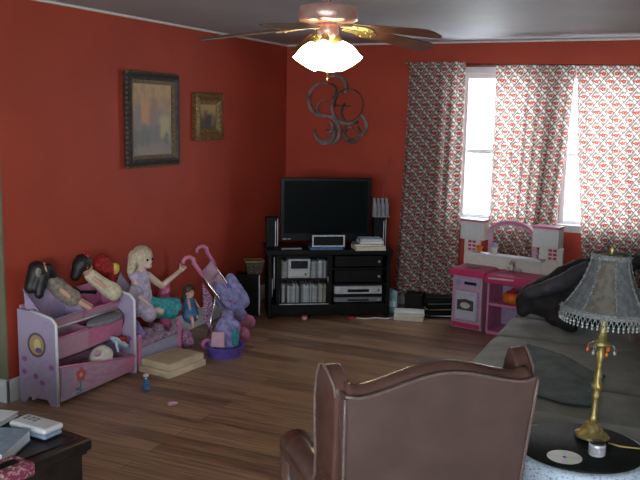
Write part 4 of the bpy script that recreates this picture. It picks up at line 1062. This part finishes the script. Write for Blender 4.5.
blob('tulle_dress', 'tulle', sb, [((-3.30, 5.38, .42), (-3.23, 5.45, .32), .05, .085), ((-3.27, 5.52, .48), (-3.20, 5.55, .30), .04, .075), ((-3.24, 5.38, .34), (-3.17, 5.45, .22), .07, .07)], (), .009, 2, .025)  # loose tulle dress lying in the seat, built as part of the stroller
bg = tag(blob('cloth_bag', 'patchwork', None, [((-3.41, 5.065, .06), (-3.375, 5.06, .06), .055, .052), ((-3.40, 5.08, .11), (-3.38, 5.05, .12), .045, .045)], (), .01, 2, .015), 'magenta and black printed cloth bag on the floor under the small blue doll', 'bag')
settle(bg, [ch, pkp, sb], (.1, .05, 0), .004, .04); settle(d4, [sb, ch, heap, d3, pkp, bg], (.05, -.3, .1), .004, .2)
tb = thing('plastic_tub', 'round violet plastic tub on the floor before the stroller', 'tub', (-3.055, 5.075, 0))
TB = (-3.055, 5.075, 0)
MB().lathe([(.12, 0), (.127, .01), (.143, .075), (.149, .08), (.143, .082), (.135, .075), (.118, .015), (.0001, .015)], TB, 32, closed_top=False).build('body', 'violet', tb, True)
td = tag(blob('net_skirt', 'tulle', None, [((-3.065, 5.09, .11), (-3.06, 5.095, .21), .09, .075), ((-3.09, 5.125, .16), (-3.07, 5.14, .28), .065, .045), ((-3.01, 5.10, .10), (-3.0, 5.12, .22), .05, .045)], (), .009, 2, .02), 'lavender net doll skirt stuffed in the violet tub', 'doll skirt')
settle(td, [tb, sb])
pq = tag(MB().prism([(-.05, 0), (.055, .0), (.05, .115), (-.045, .11)], 'y', -.012, .012).build('doll_blanket', 'palepink', None, bevel=.01), 'pale pink folded doll blanket at the front of the violet tub', 'blanket')
pq.matrix_world = frame_mat((-3.045, 4.955, .09), .35) @ Matrix.Rotation(-.15, 4, 'X')
tq = tag(blob('teal_scarf', 'teal', None, [((-2.945, 5.04, .11), (-2.945, 5.035, .20), .024, .022), ((-2.935, 5.03, .11), (-2.93, 5.025, .16), .02, .016)], (), .007, 2, .01), 'small teal doll scarf on the stroller side of the violet tub', 'scarf'); settle(tq, [tb, td, pq], (.3, .0, 1)); settle(pq, [tb, td, tq], (.2, -.3, 1))

# ------------------------------------------------------------------ floor toys
bx = thing('board_game', 'flat beige board game box lying on the floor by the toy chest', 'board game', (-3.205, 4.625, 0), math.radians(-7))
LB(-.14, .14, -.19, .19, 0, .045).build('box', 'beigebox', bx, bevel=.004, local=True)
LB(-.135, .125, -.175, .185, .0455, .09).build('lid', 'beigebox', bx, bevel=.005, local=True)
LB(-.115, .105, -.155, .165, .0902, .0912).build('cover_print', 'beigelid', bx, local=True)
fg = thing('toy_figurine', 'small blue toy figure standing on the floor before the beige game box', 'toy figure', (-3.08, 4.20, 0))
blob('body', 'blue', fg, [((-3.08, 4.20, .018), (-3.08, 4.20, .06), .018, .017), ((-3.10, 4.195, .014), (-3.06, 4.2, .014), .012, .012), ((-3.08, 4.2, .06), (-3.055, 4.19, .05), .01, .008)], [((-3.08, 4.2, .085), .02)], .005, 2)
MB().ball((-3.082, 4.202, .098), .021, (1, 1, .6), 12).build('cap', 'whiteplush', fg, True)
MB().ball((-3.068, 4.185, .085), .008, seg=8).build('face', 'skinpale', fg, True)
for q_ in (fg,): q_.location += V((-.015, -.035, 0))
bt = tag(blob('toy_shell', 'palepink', None, [((-2.80, 4.00, .012), (-2.77, 4.03, .012), .014, .01)], [((-2.785, 4.01, .018), .012)], .005, 2), 'tiny pale pink scrap alone on the open wooden floor', 'toy')

# ------------------------------------------------------------------ sofa and coat
sf = thing('sofa', 'grey green sofa with loose seat cushions by the window', 'sofa', (-.6, 4.6, 0))
def soft(name, x0, x1, y0, y1, z0, z1, m='sofa', r=.06, parent=None, puff=.0):
    mb = MB(); mb.box(x0, x1, y0, y1, z0, z1)
    bmesh.ops.subdivide_edges(mb.bm, edges=mb.bm.edges, cuts=4, use_grid_fill=True)
    cx, cy, cz = (x0 + x1) / 2, (y0 + y1) / 2, (z0 + z1) / 2
    for v in mb.bm.verts:
        a, b, c = ((v.co.x - cx) / (x1 - x0) * 2, (v.co.y - cy) / (y1 - y0) * 2, (v.co.z - cz) / (z1 - z0) * 2)
        if c > .3: v.co.z += puff * (1 - a * a) * (1 - b * b)
        v.co.x += R.uniform(-1, 1) * .006; v.co.y += R.uniform(-1, 1) * .006; v.co.z += R.uniform(-1, 1) * .005
    o = mb.build(name, m, parent or sf, bevel=r, seg=4)
    q = o.modifiers.new('sub', 'SUBSURF'); q.levels = 1; q.render_levels = 1
    return o
soft('base', -1.0, .22, 3.45, 5.72, .03, .27, r=.03)
for (ya, yb) in ((4.98, 5.50), (4.16, 4.97), (3.57, 4.15)): soft('seat_cushion', -1.04, -.08, ya, yb, .272, .445, r=.05, puff=.03)
for (ya, yb) in ((4.75, 5.46), (4.0, 4.74), (3.57, 3.99)): soft('back_cushion', -.10, .13, ya, yb, .46, .84, r=.07)
soft('back', .13, .33, 3.33, 5.74, .05, .80, r=.06)
soft('arm', -1.03, .13, 5.51, 5.76, .05, .52, r=.08, puff=.02)
soft('arm', -1.0, .13, 3.33, 3.56, .05, .50, r=.07, puff=.02)
for (x, y) in ((-.95, 3.5), (.25, 3.5), (-.95, 5.68), (.25, 5.68)): B(x - .025, x + .025, y - .025, y + .025, 0, .06).build('foot', 'black', sf)
def throw(u, v):
    x = -.80 + .46 * u + .02 * math.sin(v * 7); y = 3.80 + .86 * v - .36 * u * v + .03 * math.sin(6 * u)
    return (x, y, .478 + .010 * math.sin(9 * u + 3 * v) + .008 * math.sin(17 * v + 4 * u) + .02 * v * (1 - u))
th = tag(MB().grid(throw, 30, 30).build('throw_blanket', 'sofa2', None, True, solid=.014), 'dark teal throw blanket spread over the sofa seat nearest the table', 'blanket')
conform(th, [sf], .012)
ct = thing('coat', 'black coat heaped over the far arm and corner of the sofa', 'coat', (-.8, 5.55, .56))
blob('body', 'coat', ct, [((-.93, 5.40, .58), (-.72, 5.30, .58), .075, .09), ((-.93, 5.46, .62), (-.62, 5.54, .82), .06, .06), ((-.78, 5.4, .58), (-.58, 5.42, .70), .10, .12), ((-.72, 5.2, .54), (-.6, 5.1, .53), .06, .05), ((-.62, 5.56, .82), (-.28, 5.60, .87), .055, .05), ((-.62, 5.45, .72), (-.35, 5.50, .82), .10, .07), ((-.55, 5.3, .58), (-.3, 5.3, .6), .10, .1), ((-.95, 5.42, .58), (-.95, 5.36, .53), .06, .05)], [((-.5, 5.42, .64), .13)], .018, 3, .03)
blob('sleeve', 'coatlin', ct, [((-.90, 5.33, .65), (-.70, 5.32, .74), .045, .055), ((-.70, 5.32, .74), (-.58, 5.40, .84), .055, .045)], (), .014, 3, .02)
conform(ct, [sf], .014, .6, .03)
pl = tag(blob('throw_pillow', 'brownp', None, [((-.19, 5.0, .60), (-.17, 4.72, .60), .08, .08)], [((-.18, 4.86, .64), .14, (.55, 1.4, 1.15))], .02, 3), 'brown throw pillow on the sofa behind the lamp shade', 'pillow')
settle(pl, [sf, th, ct], (-.3, -.1, .6))

# ------------------------------------------------------------------ side table, lamp, things on it
TX, TY, TZ = -.298, 2.985, .60
tt = thing('side_table', 'small round table with a pale blue lace cloth and dark glass top', 'side table', (TX, TY, 0))
MB().lathe([(.0001, .02), (.16, .02), (.16, .04), (.025, .06), (.025, .52), (.2, .54), (.235, .56), (.235, .585)], (TX, TY, 0), 36).build('pedestal', 'tablewood', tt, True)
MB().lathe([(.30, .05), (.285, .30), (.262, .5), (.256, .575), (.25, .589), (.23, .592), (.0001, .592)], (TX, TY, 0), 120, False, lambda a, z: 1 + (.05 * max(0, (.57 - z)) / .5) * math.sin(14 * a) + .0).build('tablecloth', 'lace', tt, True)
MB().lathe([(.0001, .593), (.224, .593), (.228, .597), (.224, .601), (.0001, .601)], (TX, TY, 0), 64, False).build('glass_top', 'glasstop', tt, True)
LX, LY, LZ = -.268, 3.085, .602
lp = thing('table_lamp', 'ornate brass table lamp with a beaded grey bell shade', 'table lamp', (LX, LY, LZ))
L0 = (LX, LY, LZ)
MB().lathe([(.062, 0), (.064, .007), (.057, .013), (.046, .018), (.038, .034), (.025, .05), (.018, .06)], L0, 30, True, lambda a, z: 1 + .03 * math.cos(8 * a)).build('base', 'brass', lp, True)
MB().lathe([(.017, .058), (.012, .075), (.010, .10), (.012, .15), (.017, .165), (.011, .175), (.022, .19), (.023, .20), (.013, .215), (.016, .235), (.011, .26), (.013, .30), (.017, .32), (.011, .335), (.011, .345)], L0, 20, True, lambda a, z: 1 + .10 * math.cos(5 * a + z * 60)).build('stem', 'brass', lp, True)
MB().lathe([(.014, .345), (.03, .352), (.034, .36), (.016, .368), (.014, .44), (.018, .47), (.016, .53)], L0, 18).build('socket', 'brass', lp, True)
MB().ball((LX, LY, LZ + .565), .028, (1, 1, 1.3)).build('bulb', 'offwhite', lp, True)
MB().tube([(LX + .03, LY, LZ + .455), (LX + .05, LY, LZ + .52), (LX + .04, LY, LZ + .62), (LX, LY, LZ + .684), (LX - .04, LY, LZ + .62), (LX - .05, LY, LZ + .52), (LX - .03, LY, LZ + .455)], .002, 6).build('harp', 'brass', lp, True)
def prof(t):  # bell: t 0 bottom .. 1 top
    return .155 - .092 * (1 - (1 - t) ** 1.75)
ZB, ZT = .482, .690
sg8 = 96
def oct_(a, z): return 1 + .018 * abs(math.sin(4 * a))
shd = MB().grid(lambda u, v: (LX + prof(v) * oct_(2 * PI * u, 0) * math.cos(2 * PI * u), LY + prof(v) * oct_(2 * PI * u, 0) * math.sin(2 * PI * u), LZ + ZB + (ZT - ZB) * v), sg8, 18, None, True).build('lamp_shade', 'shade', lp, True, solid=.002)
pa = -1.95
def panel(a0, a1, m, name, lift, v0=0.07, v1=.93):
    MB().grid(lambda u, v: (LX + (prof(v0 + (v1 - v0) * v) + lift) * oct_(a0 + (a1 - a0) * u, 0) * math.cos(a0 + (a1 - a0) * u), LY + (prof(v0 + (v1 - v0) * v) + lift) * oct_(a0 + (a1 - a0) * u, 0) * math.sin(a0 + (a1 - a0) * u), LZ + ZB + (ZT - ZB) * (v0 + (v1 - v0) * v)), 12, 14).build(name, m, shd, True, solid=.0012)
for q in range(4):
    c = -1.62 + q * PI / 2
    panel(c - .39, c + .39, 'shadepanel', 'lace_panel', .0022)
    for sgn in (-1, 1):
        a = c + sgn * .40
        mb = MB()
        for i in range(26):
            v = .04 + .92 * i / 25; r = (prof(v) + .004) * oct_(a, 0)
            mb.ball((LX + r * math.cos(a), LY + r * math.sin(a), LZ + ZB + (ZT - ZB) * v), .0042 + .002 * (i % 3 == 0), seg=6)
        mb.build('bead_trim', 'shadelace', shd, True)
MB().lathe([(prof(1) + .003, ZT - .018), (prof(1) + .006, ZT - .006), (prof(1) + .003, ZT + .004), (prof(1) - .002, ZT + .002)], L0, 64, False).build('top_band', 'shadelace', shd, True)
MB().lathe([(prof(0) + .003, ZB - .004), (prof(0) + .007, ZB + .004), (prof(.05) + .004, ZB + .016)], L0, 96, False).build('bottom_band', 'shadelace', shd, True)
fr = MB(); nf = 56
for i in range(nf):
    a = 2 * PI * i / nf; a2 = 2 * PI * (i + .5) / nf; a3 = 2 * PI * (i + 1) / nf; r = prof(0) + .003
    pA, pB, pC = ((LX + r * math.cos(t), LY + r * math.sin(t), LZ + ZB - zz_) for t, zz_ in ((a, .002), (a2, .026), (a3, .002)))
    fr.tube([pA, pB, pC], .0022, 5); fr.ball(pB, .0055, seg=8); fr.ball((pB[0], pB[1], pB[2] - .011), .0045, (1, 1, 1.3), 8)
fr.build('bead_fringe', 'bead', shd, True)
MB().lathe([(.004, .683), (.01, .69), (.006, .698), (.010, .708), (.002, .72)], L0, 14).build('finial', 'brass', lp, True)
MB().tube([(LX - .04, LY, LZ + ZT), (LX + .04, LY, LZ + ZT)], .002, 6).tube([(LX - .075, LY, LZ + ZT - .004), (LX + .075, LY, LZ + ZT - .004)], .002, 6).build('spider', 'brass', lp, True)
for i in range(6):
    a = 2 * PI * i / 6
    MB().tube([(LX + .03 * math.cos(a), LY + .03 * math.sin(a), LZ + .36), (LX + .045 * math.cos(a), LY + .045 * math.sin(a), LZ + .352), (LX + .047 * math.cos(a), LY + .047 * math.sin(a), LZ + .335)], .0016, 5).ball((LX + .047 * math.cos(a), LY + .047 * math.sin(a), LZ + .33), .006, (1, 1, 1.5), 8).build('crystal_drop', 'orange' if i % 2 else 'bead', lp, True)
lp.rotation_mode = 'AXIS_ANGLE'; lp.rotation_axis_angle = (math.radians(2.2), -.415, .91, 0); lp.location.z += .0028
cdd = tag(MB().lathe([(.0075, 0), (.06, 0), (.06, .0013), (.0075, .0013), (.0075, 0)], seg=48, closed_top=False).build('compact_disc', 'cd', None), 'shiny compact disc lying on the dark glass table top', 'disc'); cdd.location = (-.332, 2.848, .602)
cn = thing('candle_tin', 'short grey candle tin with a dark top beside the lamp base', 'candle', (-.232, 2.925, .602))
MB().lathe([(.027, 0), (.029, .004), (.029, .04), (.027, .043), (.026, .040), (.0001, .040)], seg=28, closed_top=False).build('tin', 'silver', cn, True, local=True)
MB().lathe([(.0296, .008), (.0296, .034)], seg=28, closed_top=False).build('paper_label', P('grey_label', (.30, .29, .32), .6), cn, True, local=True)
MB().lathe([(.0255, .0405), (.0255, .047), (.022, .049)], seg=28).build('lid', 'wick', cn, True, local=True)
tag(MB().tube([(-.205, 3.045, .606), (-.165, 3.03, .606), (-.10, 3.04, .606), (-.06, 3.06, .606)], .0032, 6).build('power_cord', 'cord', None, True), 'thin gold cord running off the dark table top', 'cord')

# ------------------------------------------------------------------ wingback chair (local: x right, y forward/away)
CP = V((-.6035, 2.235, 0)); CRZ = math.atan2(.432, .451)
wc = thing('wingback_chair', 'brown leather wingback armchair seen from behind', 'armchair', CP, CRZ)
hw = .3125
def back_top(x): # camel-back outline
    t = abs(x) / hw; return .998 + .050 * (.5 + .5 * math.cos(PI * min(1, t * 1.08))) + (.010 * max(0, t - .86) / .14)
def backsurf(y_off, inset=0):
    return lambda u, v: ((u - .5) * 2 * (hw - inset) * (.88 + .12 * v), .10 - .10 * v + y_off, .16 + (back_top((u - .5) * 2 * hw) - inset - .16) * v)
mb = MB(); nu, nv = 28, 16
F0, F1 = backsurf(0), backsurf(.11)
V0 = [[mb.bm.verts.new(F0(i / nu, j / nv)) for j in range(nv + 1)] for i in range(nu + 1)]
V1 = [[mb.bm.verts.new(F1(i / nu, j / nv)) for j in range(nv + 1)] for i in range(nu + 1)]
for i in range(nu):
    for j in range(nv):
        mb.bm.faces.new((V0[i][j], V0[i + 1][j], V0[i + 1][j + 1], V0[i][j + 1])); mb.bm.faces.new((V1[i][j], V1[i][j + 1], V1[i + 1][j + 1], V1[i + 1][j]))
for i in range(nu):
    mb.bm.faces.new((V0[i][nv], V0[i + 1][nv], V1[i + 1][nv], V1[i][nv])); mb.bm.faces.new((V0[i][0], V1[i][0], V1[i + 1][0], V0[i + 1][0]))
for j in range(nv):
    mb.bm.faces.new((V0[0][j], V0[0][j + 1], V1[0][j + 1], V1[0][j])); mb.bm.faces.new((V0[nu][j], V1[nu][j], V1[nu][j + 1], V0[nu][j + 1]))
mb.build('backrest', 'leather', wc, local=True, bevel=.006, seg=2)
# padded roll along the top and welt
n = 30
pts = [((q / n - .5) * 2 * (hw - .01), .045, back_top((q / n - .5) * 2 * hw) - .012) for q in range(n + 1)]
MB().tube(pts, [.034] * (n + 1), 12).build('top_roll', 'leather_shaded', wc, True, local=True)
MB().tube([((q / n - .5) * 2 * hw, -.003, back_top((q / n - .5) * 2 * hw) - .004) for q in range(n + 1)], .005, 8).build('welt', 'welt', wc, True, local=True)
for s in (-1, 1):
    MB().tube([(s * hw * (.88 + .12 * v), .10 - .10 * v - .002, .16 + (.995 - .16) * v) for v in [q / 12 for q in range(13)]], .005, 8).build('welt', 'welt', wc, True, local=True)
    for q in range(0):
        v = .15 + .82 * q / 13
        MB().ball((s * (hw * (.88 + .12 * v) - .014), .10 - .10 * v - .003, .16 + .835 * v), .005, (1, .6, 1), 8).build('nail', 'brass', wc, True, local=True)
    # wing: side panel running forward from the back edge
    def wing(side):
        ol = [(.085, .60), (.042, .985), (.05, 1.018), (.085, 1.05), (.115, 1.066), (.135, 1.06), (.155, 1.02), (.17, .95), (.176, .86), (.176, .76), (.185, .70), (.21, .65), (.215, .60)]
        mb = MB(); A = []; Bv = []
        for (y, z) in ol:
            fl = .03 * max(0, y) / .2
            xo = s * (hw * (.88 + .12 * (z - .16) / .84) + fl + .006); xi = xo - s * .055
            A.append(mb.bm.verts.new((xo, y, z))); Bv.append(mb.bm.verts.new((xi, y, z)))
        m_ = len(ol); mb.bm.faces.new(A); mb.bm.faces.new(Bv[::-1])
        for q in range(m_): mb.bm.faces.new((A[q], Bv[q], Bv[(q + 1) % m_], A[(q + 1) % m_]))
        w_ = mb.build('wing', 'leather_shaded', wc, local=True, bevel=.016, seg=4)
        pt = []
        for (y, z) in ol[1:-1]:
            pt.append((s * (hw * (.88 + .12 * (z - .16) / .84) + .03 * max(0, y) / .2 + .006), y, z + .002))
        MB().tube(pt, .0045, 8).build('wing_welt', 'welt', w_, True, local=True)
    wing(s)
    # arm with scrolled front, outer side panel
    MB().prism([(s * .275, .14), (s * .31, .14), (s * .32, .64), (s * .275, .64)], 'y', .10, .52).build('arm_panel', 'leather', wc, local=True, bevel=.01)
    MB().tube([(s * .292, .16, .645), (s * .292, .25, .66), (s * .293, .4, .665), (s * .294, .49, .662), (s * .294, .52, .655), (s * .294, .535, .65)], [.05, .056, .058, .058, .05, .025], 18).build('arm', 'leather_shaded', wc, True, local=True)
    MB().tube([(s * .292, .515, .18), (s * .293, .52, .45), (s * .294, .52, .64)], [.035, .042, .045], 14).build('arm_front', 'leather_shaded', wc, True, local=True)
    for y in (.10, .50):
        MB().lathe([(.018, 0), (.024, .10), (.03, .14)], (s * .28, y, 0), 14).build('leg', 'black', wc, True, local=True)
mbx = MB().box(-.27, .27, .12, .54, .14, .32); mbx.build('seat_frame', 'leather', wc, local=True, bevel=.015)
mbx = MB().box(-.24, .24, .21, .56, .322, .46); mbx.build('seat_cushion', 'leather', wc, local=True, bevel=.04, seg=4)

# ------------------------------------------------------------------ coffee table
KT = V((-2.15, 2.53, 0)); KZ = math.atan2(-.10, .61)   # local x points back along the long edge towards the corner
cf = thing('coffee_table', 'black wooden coffee table with papers in the lower corner', 'coffee table', KT, KZ)
LB(-1.05, 0, -.58, 0, .40, .45).build('top', 'tablewood', cf, bevel=.012, seg=3, local=True)
LB(-1.02, -.03, -.55, -.03, .06, .385).build('body', 'tablewood', cf, bevel=.004, local=True)
LB(-1.035, -.015, -.565, -.015, .385, .40).build('moulding', 'tablewood', cf, bevel=.004, local=True)
LB(-1.04, -.01, -.57, -.01, 0, .06).build('plinth', 'tablewood', cf, bevel=.006, local=True)
MB().tube([(-.045, -.045, .4515), (-1.0, -.045, .4515)], .004, 6).tube([(-.045, -.045, .4515), (-.045, -.54, .4515)], .004, 6).build('edge_bead', 'black', cf, True, local=True)
def KTp(x, y, z): return frame_mat(KT, KZ) @ V((x, y, z))
wb = thing('plastic_case', 'long white rounded plastic case on the black coffee table', 'case', (-2.385, 2.462, .456), -.07)
LB(-.10, .10, -.048, .048, 0, .02).build('base', 'bluegrey', wb, bevel=.008, local=True)
LB(-.105, .105, -.054, .054, .0205, .048).build('lid', 'white', wb, bevel=.014, seg=4, local=True)
for q in range(3):
    for r_ in range(2): LB(-.075 + q * .028, -.057 + q * .028, -.005 + r_ * .02, .009 + r_ * .02, .0482, .0495).build('button', 'greyplastic', wb, local=True)
book('book', 'thick grey blue book with white pages at the coffee table edge', 'book', (-2.405, 2.235, .456), .35, .22, .25, .048, 'bluecover', 'whitepaper')
book('book', 'white paper booklet half out of view on the coffee table corner', 'book', (-2.68, 2.47, .456), .2, .22, .16, .02, 'whitepaper', 'whitepaper')
nb = thing('tissue_box', 'maroon lace patterned box on the coffee table edge', 'box', (-2.165, 2.075, .456), -.14)
LB(-.065, .065, -.085, .085, 0, .055).build('body', 'maroon', nb, bevel=.014, seg=3, local=True)
LB(-.02, .02, -.05, .05, .0552, .0565).build('opening', 'black_matte', nb, local=True)

# ------------------------------------------------------------------ light, camera, view
w = bpy.data.worlds.new('overcast'); SC.world = w; w.use_nodes = True
bgn = w.node_tree.nodes['Background']; bgn.inputs[0].default_value = (.86, .94, 1, 1); bgn.inputs[1].default_value = 17.0

cam = bpy.data.cameras.new('camera'); co = bpy.data.objects.new('camera', cam); COL.objects.link(co)
cam.sensor_width = 36; cam.lens = 819.7 / 640 * 36; cam.clip_start = .05
yaw, pit, rol = -.425, .152, .018
f = V((math.sin(yaw) * math.cos(pit), math.cos(yaw) * math.cos(pit), -math.sin(pit))); r = V((math.cos(yaw), -math.sin(yaw), 0)); u = r.cross(f)
r2 = r * math.cos(rol) + u * math.sin(rol); u2 = -r * math.sin(rol) + u * math.cos(rol)
m3 = Matrix((r2, u2, -f)).transposed()
co.matrix_world = Matrix.Translation((0, 0, 1.776)) @ m3.to_4x4()
SC.camera = co
vs = SC.view_settings; vs.view_transform = 'Standard'; vs.look = 'None'; vs.gamma = 1; vs.use_curve_mapping = False; vs.exposure = 0
SC.cycles.use_denoising = True
SC.cycles.max_bounces = 10; SC.cycles.diffuse_bounces = 6; SC.cycles.transparent_max_bounces = 16
